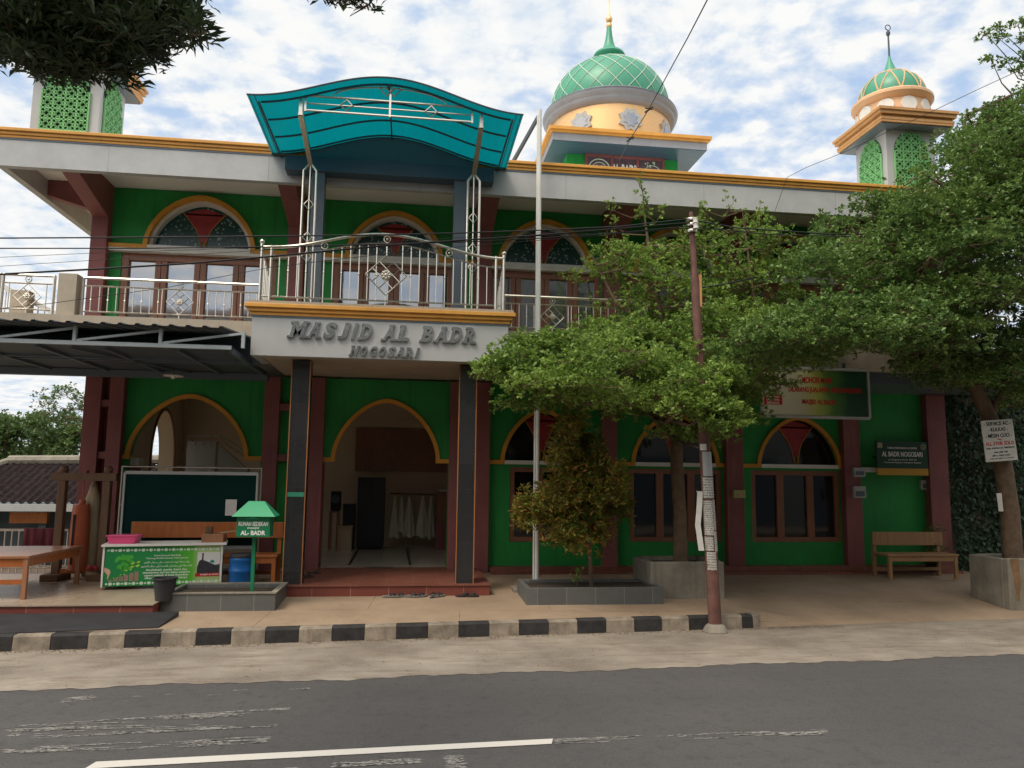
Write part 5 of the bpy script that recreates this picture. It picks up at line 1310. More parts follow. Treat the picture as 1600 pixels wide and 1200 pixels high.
for a_ in (('MOHON MAAF', (cx-.02, sy-.006, bz0+H*.76), .105, .54, .02), ('DILARANG JUALAN DI AREA HALAMAN', (cx+.12, sy-.006, bz0+H*.55), .115, 1.32, .02), ('MASJID AL BADR', (cx, sy-.006, bz0+H*.30), .105, .60, .02)): m = MB(); write(m, *a_, 0, .006); m.build('writing', M['redpaint'], pn_)
m = MB(); m.box(bx0+.05, bx0+.37, sy-.006, sy, bz0+H*.24, bz0+H*.44); lb = m.build('red_label', M['redpaint'], pn_)
m = MB(); 
for i, s in enumerate(('Gerakan', 'DILARANG', 'MEROKOK')): write(m, s, (bx0+.21, sy-.009, bz0+H*(.405-.065*i)), .036, .22, .015, 0, .003)
m.build('label_writing', M['whitepaint'], lb)
m = MB(); m.ring((bx0+.22, sy-.004, bz0+H*.66), .125, .017, 'y', 24, 6); m.tube([(bx0+.31,sy-.004,bz0+H*.54),(bx0+.13,sy-.004,bz0+H*.78)], .014, 6); m.build('round_emblem', M['maroon'], pn_)

# small school sign
sy = 13.62; a, b, c = aty(1369,689,sy), aty(1448,687,sy), aty(1370,742,sy)
sg = thing('school_sign', 'dark green sign with white writing and a yellow bottom strip on the right green wall', 'sign', ((a.x+b.x)/2, sy, c.z)); X0, X1, Z0, Z1 = a.x, b.x, c.z, a.z; H = Z1-Z0; W = X1-X0; cx = (X0+X1)/2
m = MB(); m.box(X0,X1,sy,sy+.03,Z0+H*.2,Z1); f_ = m.build('sign_face', paint('sign_dark_green', (.012,.06,.032), .4, .1), sg)
m = MB(); m.box(X0,X1,sy-.001,sy+.03,Z0,Z0+H*.2-.001); m.build('yellow_strip', paint('sign_yellow', (.55,.30,.03), .4, .1), sg)
m = MB(); [m.box(x-.015,x+.015,sy+.03,YF,Z0+H*.5,Z0+H*.54) for x in (X0+.1,X1-.1)]; m.build('bracket', M['dark_steel'], sg)
for a_ in (("TAMAN PENDIDIKAN AL QUR'AN", .80, .045, .58, .01), ('AL BADR NOGOSARI', .62, .095, .80, .02), ('Jl. Nogosari RT 01 RW 03', .45, .032, .55, .01), ('Kecamatan Nogosari Kabupaten Boyolali', .37, .032, .72, .01)):
    m = MB(); write(m, a_[0], (cx, sy-.004, Z0+H*a_[1]), a_[2], W*a_[3], a_[4], 0, .004); m.build('writing', M['whitepaint'], f_)
m = MB(); emb = paint('emblem_pale', (.40,.36,.22), .5, .2, 30); m.box(X0+.02,X0+.12,sy-.004,sy,Z1-.13,Z1-.03); m.build('emblem', emb, f_); m = MB(); m.ring((X1-.09,sy-.004,Z1-.10), .045, .012, 'y', 18, 5); m.sphere((X1-.09,sy-.002,Z1-.10), .02, 8, 5); m.build('emblem', emb, f_)

# meter boxes and small plates on the columns
for px0,py0,px1,py1,mat,lab,nm,cat in [(1335,731,1352,745,'panel','grey electricity meter box on the maroon column left of the school sign, upper of two','meter_box','meter box'),(1335,760,1353,778,'panel','grey electricity meter box on the maroon column left of the school sign, lower of two','meter_box','meter box'),(1147,766,1165,778,'lat','small pale yellow-green plate on the maroon column behind the utility pole','wall_plate','plate'),(1440,750,1456,765,'panel','small grey wall box on the green wall right of and below the school sign','wall_box','box')]:
    yy = 13.54 if nm != 'wall_box' else 13.84
    a, b = aty(px0,py1,yy), aty(px1,py0,yy); t = thing(nm, lab, cat, ((a.x+b.x)/2, yy, a.z))
    m = MB(); m.box(a.x,b.x,yy,yy+.07,a.z,b.z); m.build('box_body', M['panel'] if mat != 'lat' else paint('plate_yellow', (.42,.45,.16), .5, .1), t, bevel=.008)
    m = MB(); m.box(a.x+.03,b.x-.03,yy-.006,yy,a.z+.03,(a.z+b.z)/2+.02) ; m.build('box_cover', M['slate'] if mat != 'lat' else M['pale_wood'], t)

# vine covered boundary wall at the right
vw = thing('vine_wall', 'boundary wall thickly covered in dark creeper right of the mosque', 'wall', (12.5, 13.9, .3))
m = MB(); m.box(10.40, 18, 13.86, 14.1, .2, 4.2); m.build('wall_body', M['concrete'], vw)

# ---- repair-service sign nailed to the leaning tree
def service_sign(Y):
    c = [aty(x, y, Y) for x, y in ((1531,657),(1583,655),(1590,720),(1542,721))]; o = (c[0]+c[1]+c[2]+c[3])/4
    t = thing('service_sign', 'white tilted sign with black and red writing nailed to the leaning tree trunk', 'sign', o)
    ex = ((c[1]-c[0])+(c[2]-c[3])).normalized(); ez = ((c[0]-c[3])+(c[1]-c[2])).normalized(); W = ((c[1]-c[0]).length+(c[2]-c[3]).length)/2; H = ((c[0]-c[3]).length+(c[1]-c[2]).length)/2
    tilt = math.atan2(ez.x, ez.z); t.rotation_euler.y = tilt
    m = MB(); m.box(-W/2, W/2, 0, .012, -H/2, H/2); f = loc(m, 'sign_face', paint('white_sign_board', (.60,.59,.53), .5, .1, 6), t, .006)
    for s, z, h, w, mat in (('- SERVICE AC -', .41, .062, .84, 'black'), ('- KULKAS -', .27, .062, .62, 'black'), ('- MESIN CUCI -', .12, .062, .82, 'black'), ('oleh', .03, .022, .12, 'redpaint'), ('ALL STEIR SOLO', -.07, .060, .90, 'redpaint'), ('HUB. SERVICE AC TERDEKAT', -.18, .026, .88, 'black'), ('0856 4702 1180', -.28, .026, .42, 'black'), ('0812 2600 4477', -.36, .026, .56, 'black'), ('siap panggil ke rumah', -.43, .022, .74, 'black')):
        m = MB(); write(m, s, (0, -.003, z*H), h*H/.68, w*W, .015, 0, .004); loc(m, 'writing', M[mat], f)
service_sign(11.12)
p_ = [aty(x, y, 11.3) for x, y in ((1557,771),(1565,770),(1568,799),(1561,799))]; m = MB(); m.prism([(q.x, q.z) for q in p_], 11.30, 11.306)
tag(m.build('paper_strip', M['paper'], None, origin=(p_[0].x, 11.3, p_[3].z)), 'narrow white paper strip on the left side of the leaning tree trunk', 'paper')

# ---- utility pole
b0 = atz(1118,985,.02); pY = b0.y
up_ = thing('utility_pole', 'rusty brown steel utility pole covered in posters, standing at the end of the kerb', 'utility pole', b0)
def pp(py, Y=None):
    t = (985-py)/645.0; px = 1118-38*t; return aty(px, py, Y or pY)
m = MB(); P = [pp(985), pp(800), pp(690), pp(600), pp(440)]; m.tube([P[0]+Vector((0,0,-.05))]+P+[pp(430), pp(340)], [.094,.088,.080,.075,.066,.060,.044,.040], 14); m.build('pole', M['rust'], up_, smooth=True)
m = MB(); m.lathe([(.165,0),(.15,.035),(.13,.07),(.09,.10)], (b0.x,b0.y,.01), 12); m.build('concrete_footing', M['concrete'], up_)
t0 = pp(338); m = MB(); m.tube([t0, t0+Vector((0,0,.06))], .03, 8); m.build('pole_cap', M['rust'], up_)
for py in (344, 352, 362):
    q = pp(py); m = MB(); m.lathe([(.055,-.02),(.075,-.02),(.08,.0),(.075,.02),(.055,.02)], q, 14); m.build('clamp', M['steel'], up_, smooth=True)
for py in (348, 357):
    q = pp(py); m = MB(); m.lathe([(.02,-.04),(.04,-.03),(.03,0),(.04,.03),(.02,.04)], q+Vector((.02,-.10,0)), 10); m.build('insulator', M['white'], up_, smooth=True)
q0, q1 = pp(430), pp(480); m = MB(); m.box(q0.x+.050,q0.x+.082,pY-.05,pY-.0,q1.z,q0.z); m.build('sunlit_strip', M['eave_tan'], up_)  # tan strip standing in for warm sunlight on the pole's right edge
def poster_mat(seed, dark=.5):
    mm, nt, bs = newmat('printed_poster'); v = coords(nt, (22, 1, 1)); b_ = N(nt, 'ShaderNodeTexBrick', Scale=1.0)
    vv = nt.nodes.new('ShaderNodeTexCoord'); sx = nt.nodes.new('ShaderNodeSeparateXYZ'); L(nt, vv.outputs['Object'], sx.inputs[0]); cxn = nt.nodes.new('ShaderNodeCombineXYZ'); L(nt, sx.outputs[0], cxn.inputs[0]); L(nt, sx.outputs[2], cxn.inputs[1])
    n1 = N(nt, 'ShaderNodeTexNoise', Scale=70+seed*8, Detail=2.0); mp = N(nt, 'ShaderNodeMapping', Scale=(1,1,2.2)); L(nt, vv.outputs['Object'], mp.inputs[0]); L(nt, mp.outputs[0], n1.inputs['Vector'])
    w = N(nt, 'ShaderNodeTexWave', Scale=9.0+2*seed); w.bands_direction = 'Z'; L(nt, vv.outputs['Object'], w.inputs['Vector'])
    m1 = N(nt, 'ShaderNodeMath', operation='MULTIPLY'); L(nt, ramp(nt, n1.outputs['Fac'], [(.46,0),(.54,1)]), m1.inputs[0]); L(nt, ramp(nt, w.outputs['Fac'], [(.3,0),(.5,1)]), m1.inputs[1])
    c = mix(nt, m1.outputs[0], (.55,.53,.49), (.09,.085,.08)); n2 = noise(nt, vv.outputs['Object'], 7, 5); c = mix(nt, ramp(nt, n2, [(.5,0),(.7,dark)]), c, (.20,.13,.10)); L(nt, c, bs.inputs['Base Color']); bs.inputs['Roughness'].default_value = .8; return mm
pms = [poster_mat(s) for s in range(4)]
def wrap(py0, py1, a0, a1, mat, name='poster', off=.004):
    m = MB(); nseg = 9; n2 = 6; vs = []
    for j in range(n2+1):
        py = py0+(py1-py0)*j/n2; c = pp(py); rr = .0905-.0155*(985-py)/385+off
        for i in range(nseg+1): a = R(a0+(a1-a0)*i/nseg); vs.append((c.x+rr*math.sin(a), c.y-rr*math.cos(a), c.z))
    m.add(vs, [(j*(nseg+1)+i, (j+1)*(nseg+1)+i, (j+1)*(nseg+1)+i+1, j*(nseg+1)+i+1) for j in range(n2) for i in range(nseg)])
    return m.build(name, mat, up_)
wrap(890,862,-60,25,pms[0]); wrap(860,838,-75,5,pms[1]); wrap(862,830,15,75,pms[2]); wrap(836,782,-70,20,pms[1]); wrap(828,780,24,78,pms[3]); wrap(778,746,-60,55,pms[0]); wrap(744,706,-50,60,M['panel']); wrap(704,694,-70,-5,M['paper'])
m = MB(); ps = [pp(860),pp(820),pp(790),pp(768)]; vs = []
for i, p in enumerate(ps): dx = -.13-.03*math.sin(i*1.7); vs += [(p.x+dx-.05,pY-.03,p.z),(p.x+dx+.02,pY-.05,p.z)]
m.add(vs, [(2*i,2*i+1,2*i+3,2*i+2) for i in range(3)]); m.bar(tuple(ps[3]+Vector((-.15,0,0))), tuple(ps[3]), .01); o = m.build('torn_banner', M['paper'], up_); s_ = o.modifiers.new('thick','SOLIDIFY'); s_.thickness = .006

# ---- overhead cables
def cable(label, pts, r, ext_l=8, ext_r=0, name='overhead_cable', group='overhead cables'):
    P = [Vector(p) for p in pts]; r *= .72
    if ext_l: d = (P[0]-P[1]).normalized(); P.insert(0, P[0]+d*ext_l)
    if ext_r: d = (P[-1]-P[-2]).normalized(); P.append(P[-1]+d*ext_r)
    m = MB(); m.tube(P, r, 6); o = m.build(name, M['cable'], None, smooth=True, origin=P[0]); tag(o, label, 'cable', group); return o
def cy(px): return 9.40+.45*px/1073
def cps(*l): return [aty(x, y, cy(x)) for x, y in l]
cable('topmost black cable crossing the upper windows to the pole top', cps((0,372),(210,371),(420,369),(600,367),(740,363.5),(860,359),(968,354),(1078,342)), .012)
cable('second black cable from the top, running just under the topmost one to the pole', cps((0,388),(210,388),(420,385.5),(600,382),(740,377.5),(845,372),(968,364),(1078,353)), .010)
cable('thick black cable rising steeply from the left railing to the pole top', cps((0,428.5),(157,420),(290,412),(420,401),(610,383),(840,367.5),(1078,348)), .016)
cable('thin wire between the two upper black cables at the left', cps((0,402),(139,395.7),(394,387),(620,380),(1078,357)), .004)
cable('thin wire just above the thick rising cable at the left', cps((0,416),(139,407),(394,392),(620,377),(1078,350)), .004)
cable('lowest thin wire slanting across the left balcony railing', cps((0,482),(79,474),(262,449),(420,418),(640,392),(1078,356)), .005)
q = pp(343); cable('upper black cable leaving the pole top to the right through the trees', [q, aty(1150,356,10.2), aty(1300,366,10.6), aty(1500,368,11.2)], .013, 0, 14)
q = pp(354); cable('lower black cable leaving the pole top to the right through the trees', [q, aty(1200,366,10.2), aty(1400,372,10.8), aty(1560,372,11.3)], .009, 0, 14)
q = pp(451); cable('short thick service cable from the pole middle towards the balcony', [q, aty(1120,446,10.4), aty(1185,433,11.2), aty(1300,402,12.3)], .014, 0, 0)
w = cable('twisted wire running from the roof cornice up past the main dome', [aty(968,250,12.5), aty(985,217,11.4), aty(1013,172,10.2), aty(1040,122,9), aty(1075,58,7.6), aty(1105,0,6.4)], .009, 0, 6, 'twisted_wire')
m = MB()
for x, y, Y in ((985,217,11.4),(1014,171,10.2)): p = aty(x,y,Y); m.bar(p+Vector((-.06,0,-.05)), p+Vector((.06,0,.04)), .02, .02); m.bar(p+Vector((-.06,0,.02)), p+Vector((.05,0,.0)), .012, .012)
m.build('wire_knot', M['cable'], w)
cable('thin wire from the right roof cornice past the right tower', [aty(1210,332,12.25), aty(1230,277,12.2), aty(1259,262,11.9), aty(1316,239,11.4), aty(1385,207,10.8), aty(1442,181,10.4), aty(1521,143,9.8), aty(1597,108,9.2)], .006, 0, 8, 'thin_wire')

# ================================================================== PLANTS
def leaf_mesh(name, base, dirs, nrm, ln, wd, mat, parent, fold=.25):
    n = len(base); side = np.cross(dirs, nrm); side /= np.linalg.norm(side, axis=1, keepdims=True)+1e-9
    nr = np.cross(side, dirs)
    l = ln[:, None]; w = wd[:, None]
    V = np.empty((n, 5, 3)); m = base+dirs*l*.58
    V[:, 0] = base; V[:, 1] = m+side*w*.5+nr*w*fold; V[:, 2] = base+dirs*l-nr*l*.10; V[:, 3] = m-side*w*.5+nr*w*fold; V[:, 4] = base+dirs*l*.5
    off = root_loc(parent); V -= np.array(off)
    me = bpy.data.meshes.new(name); me.vertices.add(n*5); me.vertices.foreach_set('co', V.reshape(-1))
    f = np.empty((n, 2, 4), np.int32); b = (np.arange(n)*5)[:, None]
    f[:, 0] = b+np.array([0,1,2,4]); f[:, 1] = b+np.array([0,4,2,3])
    me.loops.add(n*8); me.loops.foreach_set('vertex_index', f.reshape(-1)); me.polygons.add(n*2)
    me.polygons.foreach_set('loop_start', np.arange(n*2, dtype=np.int32)*4); me.polygons.foreach_set('loop_total', np.full(n*2, 4, np.int32))
    me.materials.append(mat); me.update(calc_edges=True); me.validate()
    o = bpy.data.objects.new(name, me); COL.objects.link(o); o.parent = parent; return o
def unit(a): return a/(np.linalg.norm(a, axis=1, keepdims=True)+1e-9)
def clusters_to_leaves(C, out, k, size, up=.35, spread=1.0):
    n = len(C); base = np.repeat(C, k, 0)+RNG.normal(0, size*.22, (n*k, 3)); o = np.repeat(out, k, 0)
    d = RNG.normal(0, 1, (n*k, 3)); d[:, 2] *= .55
    d = unit(unit(d)*spread+o*.7+np.array([0, 0, up])); nr = unit(RNG.normal(0, .55, (n*k, 3))+np.array([0, 0, 1.0]))
    s = RNG.uniform(.45, 1.35, n*k)*size; return base, d, nr, s
def inpoly(x, y, P):
    c = False; j = len(P)-1
    for i in range(len(P)):
        if (P[i][1] > y) != (P[j][1] > y) and x < (P[j][0]-P[i][0])*(y-P[i][1])/(P[j][1]-P[i][1])+P[i][0]: c = not c
        j = i
    return c
DENS = 1.25
def pads_in(P, n, Y0, Y1, rx, rz, ncl, rnd=random):
    xs = [p[0] for p in P]; ys = [p[1] for p in P]; out = []
    while len(out) < n:
        x = rnd.uniform(min(xs), max(xs)); y = rnd.uniform(min(ys), max(ys))
        if inpoly(x, y, P):
            k = rnd.uniform(.65, 1.3); out.append((aty(x, y, rnd.uniform(Y0, Y1)), rx*k, rz*rnd.uniform(.7, 1.3), int(ncl*k*k*DENS)))
    return out
def make_tree(name, label, cat, trunk, radii, pads, mat, size, k=7, group=None, extra=None, wratio=.58, barkm='bark', limb_r=.022, fork=None):
    t = thing(name, label, cat, trunk[0], group); tr = MB(); T = [Vector(p) for p in trunk]
    tr.tube(T, radii, 12); Cs = []; Os = []; axis_top = T[-1]
    for p in (extra or []): tr.tube(p[0], p[1], 9)
    allp = [a.lerp(b, f/5) for pl in [T[1:]]+[[Vector(q) for q in e[0]] for e in (extra or [])] for a, b in zip(pl, pl[1:]) for f in range(1, 6)] or T[1:]
    for (c, rx, rz, ncl) in pads:
        # attach below the pad on the nearest lower point of the trunk or limbs
        best = min(allp, key=lambda q: (q-c).length + (1.0 if q.z > c.z+.05 else 0) + max(0, c.z-q.z-.5)*.6)
        mid = best.lerp(c, .55)+Vector((random.uniform(-.1,.1), random.uniform(-.1,.1), -.06-.05*(c-best).length)); L_ = (c-best).length
        tr.tube([best, mid, c], [min(.03, max(limb_r*.7, .008*L_+.006)), limb_r*.45, limb_r*.2], 6)
        n = max(4, ncl); a = RNG.uniform(0, 2*PI, n); r = np.sqrt(RNG.uniform(0, 1, n)); zz = RNG.normal(0, .55, n)
        edge = 1+.25*np.sin(3*a+RNG.uniform(0, 6))+.15*np.sin(7*a+RNG.uniform(0, 6))
        pts = np.stack([c.x+rx*r*edge*np.cos(a), c.y+rx*.85*r*edge*np.sin(a), c.z+rz*zz+rz*.8*(1-r*r)-rz*.6*r*r], 1)
        o = np.stack([np.cos(a)*r, np.sin(a)*r, np.full(n, .15)], 1); Cs.append(pts); Os.append(o)
        for i in range(min(4, n)): p = Vector(pts[i]); tr.tube([c.lerp(p, .05), c.lerp(p, .6)+Vector((0,0,-.03)), p], [limb_r*.35, limb_r*.25, .003], 4, cap=False)
    tr.build('trunk', M[barkm], t, smooth=True)
    C = np.concatenate(Cs); O = np.concatenate(Os); b, d, nr, s = clusters_to_leaves(C, O, k, size)
    leaf_mesh('crown', b, d, nr, s, s*wratio*RNG.uniform(.8,1.2,len(s)), M[mat] if isinstance(mat, str) else mat, t); return t

# middle tree in the concrete planter
ty = cy0+.48; tb = aty(1064,880,ty); base = Vector((tb.x, ty, CPZ-.05))
trunk = [base, aty(1062,800,ty), aty(1057,720,ty), aty(1058,640,ty), aty(1045,560,ty+.05), aty(1030,480,ty+.1), aty(1015,400,ty+.1), aty(1005,320,ty+.1)]
lim = [([aty(1057,690,ty), aty(1000,630,ty-.3), aty(900,590,ty-.6), aty(820,570,ty-.6)], [.05,.04,.028,.012]), ([aty(1058,640,ty), aty(1120,560,ty-.2), aty(1180,480,ty-.1), aty(1160,330,ty)], [.05,.04,.025,.008]),
       ([aty(1057,690,ty), aty(1100,640,ty-.4), aty(1160,600,ty-.5)], [.04,.03,.012]), ([aty(1040,540,ty), aty(960,470,ty), aty(925,400,ty)], [.04,.025,.010])]
pads = []
pads += pads_in([(795,560),(810,530),(860,505),(1000,505),(1060,560),(1050,640),(960,650),(880,640),(830,620),(795,600)], 66, ty-2.3, ty+.6, .42, .11, 64)
pads += pads_in([(752,578),(800,530),(880,510),(900,560),(850,600),(790,600)], 22, ty-1.9, ty-.4, .32, .09, 60)
pads += pads_in([(770,610),(830,600),(850,640),(800,650)], 4, ty-.9, ty-.3, .24, .09, 30)
pads += pads_in([(1000,590),(1130,580),(1175,600),(1170,640),(1130,690),(1080,700),(1040,680)], 30, ty-1.2, ty+.3, .38, .10, 60)
pads += pads_in([(930,500),(1200,480),(1290,500),(1250,600),(1000,600)], 46, ty-1.9, ty+.8, .42, .11, 58)
pads += pads_in([(890,440),(960,395),(1230,390),(1270,440),(1220,500),(960,500)], 40, ty-.6, ty+.8, .40, .13, 36)
pads += pads_in([(925,385),(1000,350),(1150,345),(1230,370),(1220,420),(950,420)], 26, ty-.4, ty+.7, .36, .15, 26)
pads += pads_in([(1060,580),(1140,580),(1135,690),(1075,690)], 20, 9.15, 9.62, .26, .09, 50)
for px, py in [(955,320),(1004,290),(1012,310),(1030,330),(1100,320),(1095,335),(1165,330),(1185,322),(1140,315),(960,345),(1000,330),(1190,345)]: pads.append((aty(px, py+8, ty), .12, .16, 8))
make_tree('layered_tree', 'layered small-leaved tree in the square concrete planter, spreading in front of the balcony', 'tree', trunk, [.12,.105,.10,.085,.06,.045,.03,.010], pads, 'leaf', .060, 7, extra=lim)

# right-hand tree, leaning out of its planter at the picture edge
t2y = C2[1]+.42; b2 = aty(1583,880,t2y); base = Vector((b2.x, t2y, C2[2]-.05))
trunk = [base, aty(1578,800,t2y), aty(1566,720,t2y), aty(1545,650,t2y), aty(1515,585,t2y-.1), aty(1490,510,t2y-.1), aty(1480,400,t2y), aty(1490,280,t2y), aty(1510,180,t2y)]
lim = [([aty(1515,585,t2y), aty(1430,540,t2y-.5), aty(1330,520,t2y-.8), aty(1240,530,t2y-.8)], [.06,.045,.03,.012]), ([aty(1545,650,t2y), aty(1600,560,t2y-.3), aty(1660,460,t2y-.4), aty(1700,300,t2y)], [.07,.05,.035,.012]),
       ([aty(1490,510,t2y), aty(1400,430,t2y), aty(1320,380,t2y)], [.05,.03,.01]), ([aty(1480,400,t2y), aty(1560,330,t2y), aty(1620,220,t2y)], [.04,.03,.01]), ([aty(1490,300,t2y), aty(1440,270,t2y), aty(1400,300,t2y)], [.03,.02,.008])]
pads = []
pads += pads_in([(1130,560),(1200,500),(1300,470),(1430,465),(1520,490),(1500,540),(1420,550),(1300,545),(1200,565)], 88, t2y-2.4, t2y+.4, .46, .11, 62)
pads += pads_in([(1270,500),(1400,475),(1500,490),(1480,540),(1300,540)], 20, t2y-1.7, t2y-.9, .38, .09, 60)
pads += pads_in([(1255,425),(1345,365),(1430,318),(1640,280),(1650,470),(1500,480),(1300,470)], 96, t2y-2.0, t2y+1.4, .50, .15, 62)
pads += pads_in([(1420,330),(1468,262),(1520,205),(1580,170),(1660,150),(1660,330),(1450,340)], 90, t2y-1.6, t2y+1.4, .48, .15, 58)
pads += pads_in([(1330,330),(1400,290),(1450,260),(1460,330),(1380,350)], 14, t2y-.5, t2y+.6, .34, .13, 34)
pads += pads_in([(1490,240),(1525,185),(1575,155),(1640,130),(1640,200),(1480,250)], 22, t2y-.5, t2y+.5, .34, .14, 32)
pads += pads_in([(1400,560),(1500,565),(1560,600),(1480,600)], 14, t2y-.9, t2y+1.0, .40, .11, 55)
pads += pads_in([(1540,560),(1620,540),(1660,620),(1600,640)], 16, t2y-1.0, t2y+.8, .45, .14, 60)
pads += pads_in([(1400,480),(1640,450),(1640,600),(1540,610),(1440,560)], 40, t2y-.2, t2y+1.2, .48, .16, 60)
pads += pads_in([(1620,180),(1740,200),(1760,480),(1640,520)], 30, t2y-1.6, t2y+1.4, .50, .15, 50)
pads += pads_in([(1215,395),(1300,340),(1330,360),(1250,430)], 12, t2y-.6, t2y+.6, .32, .12, 28)
for px, py in [(1540,52),(1560,45),(1590,40),(1615,30),(1548,92),(1575,98),(1600,92),(1590,112),(1560,60),(1600,62)]: pads.append((aty(px, py, t2y-.3), .16, .05, 13))
lim.append(([aty(1510,180,t2y), aty(1600,140,t2y-.2), aty(1640,80,t2y-.3)], [.03,.02,.01]))
make_tree('leaning_tree', 'large dense dark green tree leaning in from the right edge above the creeper wall', 'tree', trunk, [.15,.14,.135,.12,.10,.08,.06,.04,.02], pads, 'leaf_dark', .064, 7, extra=lim)

# red-tipped shrub
sy_ = PFY+.45; sb = aty(924,912,sy_); base = Vector((sb.x, sy_, PTOP-.05)); pads = []
trunk = [base, aty(922,880,sy_), aty(921,850,sy_), aty(917,800,sy_), aty(908,740,sy_), aty(893,690,sy_), aty(885,655,sy_)]
for poly, n, rx, ncl in [([(830,800),(855,770),(900,740),(960,750),(975,800),(930,840),(870,845),(835,830)], 30, .20, 42), ([(855,740),(865,690),(900,680),(945,700),(940,750),(880,770)], 20, .19, 40), ([(870,690),(878,650),(900,650),(915,690)], 7, .15, 30), ([(940,780),(960,735),(978,745),(972,800)], 7, .15, 32), ([(815,790),(830,770),(850,780),(850,820),(828,820)], 8, .15, 34), ([(860,830),(920,830),(945,855),(900,862)], 6, .16, 28)]:
    pads += [(c, r_, .16, n_) for c, r_, _, n_ in pads_in(poly, n, sy_-.45, sy_+.45, rx, .16, ncl)]
make_tree('red_tip_shrub', 'bushy shrub with coppery red and olive leaves growing in the long tiled planter', 'shrub', trunk, [.032,.03,.028,.022,.018,.012,.006], pads, 'leaf_red', .085, 7, wratio=.32, limb_r=.007)
# weeds in the planter
for px, lab in ((902,'small green weed sprouting in the tiled planter left of the shrub stem'),):
    q = aty(px,915,PFY+.3); pads = [(Vector((q.x+random.uniform(-.05,.05), q.y, PTOP+.07+.05*i)), .06, .03, 8) for i in range(4)]
    make_tree('weed', lab, 'weed', [Vector((q.x,q.y,PTOP-.05)), Vector((q.x,q.y,PTOP+.18))], [.004,.002], pads, 'leaf', .04, 4, limb_r=.003)

# plant beside the right bench
q = atz(1462,893,.34); q.y = 13.55; pads = [(Vector((q.x+random.uniform(-.15,.15), q.y+random.uniform(-.1,.1), .55+.11*i)), .14, .10, 18) for i in range(6)]
make_tree('potted_plant', 'dark leafy plant in a pot between the right bench and the end column', 'plant', [Vector((q.x,q.y,.5)), Vector((q.x,q.y,1.1))], [.012,.006], pads, 'leaf_dark', .08, 5, wratio=.3, limb_r=.005)
m = MB(); m.lathe([(.09,.335),(.13,.5),(.14,.56),(.12,.56),(.11,.5),(.02,.48)], (q.x,q.y,0), 18); tag(m.build('plant_pot', M['black_rubber'], None, smooth=True, origin=(q.x,q.y,.335)), 'small black plant pot at the foot of the end column by the right bench', 'plant pot')

# creeper leaves on the boundary wall
n = 15000; X = RNG.uniform(10.42, 15.5, n); Z = RNG.uniform(.32, 4.3, n); Yw = 13.84-.10*RNG.random(n)**2-.10*(np.sin(X*3.1+Z*1.3)*.5+.5)*(np.sin(Z*4.1+X)*.5+.5)
base = np.stack([X, Yw, Z], 1); d = unit(RNG.normal(0, .5, (n, 3))+np.array([0, -.35, -.8])); nr = unit(RNG.normal(0, .4, (n, 3))+np.array([0, -1, .5])); s = RNG.uniform(.05, .11, n)
leaf_mesh('creeper_leaves', base, d, nr, s, s*.8, M['vine'], vw)

# overhanging branch at the top left, from a tree on the near pavement
ob = []
ovp = [(-20,-20),(290,-20),(300,40),(298,84),(270,76),(240,90),(220,108),(205,108),(180,92),(150,112),(120,126),(80,116),(35,90),(-20,80)]
ob += pads_in(ovp, 62, 4.0, 5.2, .13, .045, 30); ob += pads_in([(60,-20),(215,-20),(215,80),(150,106),(90,110),(60,70)], 34, 4.1, 5.4, .15, .06, 38); ob += pads_in([(-20,40),(60,50),(60,90),(-20,80)], 10, 4.1, 5.0, .13, .05, 36)
for px, py in [(512,2),(530,4),(548,3),(565,8),(578,12),(500,-8)]: ob.append((aty(px, py-4, 4.4), .06, .03, 5))
ob += pads_in([(-250,-200),(400,-200),(330,-5),(-100,-5)], 26, 3.6, 5.2, .22, .08, 34)
tb = Vector((-4.4, -.6, .1)); A1 = Vector((-4.2,-.3,2.6)); A2 = Vector((-3.9,.6,4.4)); A3 = aty(-200,-190,3.6); A4 = aty(20,-40,4.7); A5 = aty(180,10,4.9); A6 = aty(320,50,4.8)
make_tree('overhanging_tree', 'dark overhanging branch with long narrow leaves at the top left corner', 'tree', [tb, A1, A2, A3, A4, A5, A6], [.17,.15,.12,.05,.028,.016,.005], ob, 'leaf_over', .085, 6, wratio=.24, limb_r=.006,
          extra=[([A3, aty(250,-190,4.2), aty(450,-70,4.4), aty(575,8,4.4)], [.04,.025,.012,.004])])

# ================================================================== BEHIND: house and trees on lower ground at the left
hs = thing('tiled_house', 'low house with a dark grey tiled roof behind the terrace at the far left', 'house', (-11.5, 23, -1.5))
m = MB(); m.box(-17, -7.4, 22.3, 26, -1.6, 1.05); m.build('house_wall', paint('blue_grey_wall', (.10,.12,.14), .8, .2), hs)
e0, e1 = aty(0,786,21.6), aty(112,786,21.6); r0, r1 = aty(14,722,24.0), aty(118,719,24.0); ez = e0.z; rz_ = r0.z
m = MB(); nxx, nyy = 150, 26; xa, xb = -17.5, -7.2
def roofpt(x, t):
    z = ez+(rz_-ez)*t; return (x, 21.6+2.4*t, z+.035*math.sin(x*2*PI/.21)+.03*((t*13) % 1.0))
for i in range(nxx*2+1):
    x = xa+(xb-xa)*i/(nxx*2)
    for j in range(nyy*2+1): m.v.append(roofpt(x, j/(nyy*2)))
w_ = nyy*2+1
for i in range(nxx*2):
    for j in range(nyy*2):
        a = i*w_+j; xm = m.v[a][0]; t = j/(nyy*2)
        if xm < r0.x and (xm-(r0.x-1.6)) < t*1.6: continue
        m.f.append((a, a+w_, a+w_+1, a+1)); m.m.append(0)
rf = m.build('tiled_roof', paint('dark_roof_tile', (.032,.025,.026), 1, .6, 9, streak=.5, spec=.02), hs, smooth=True)
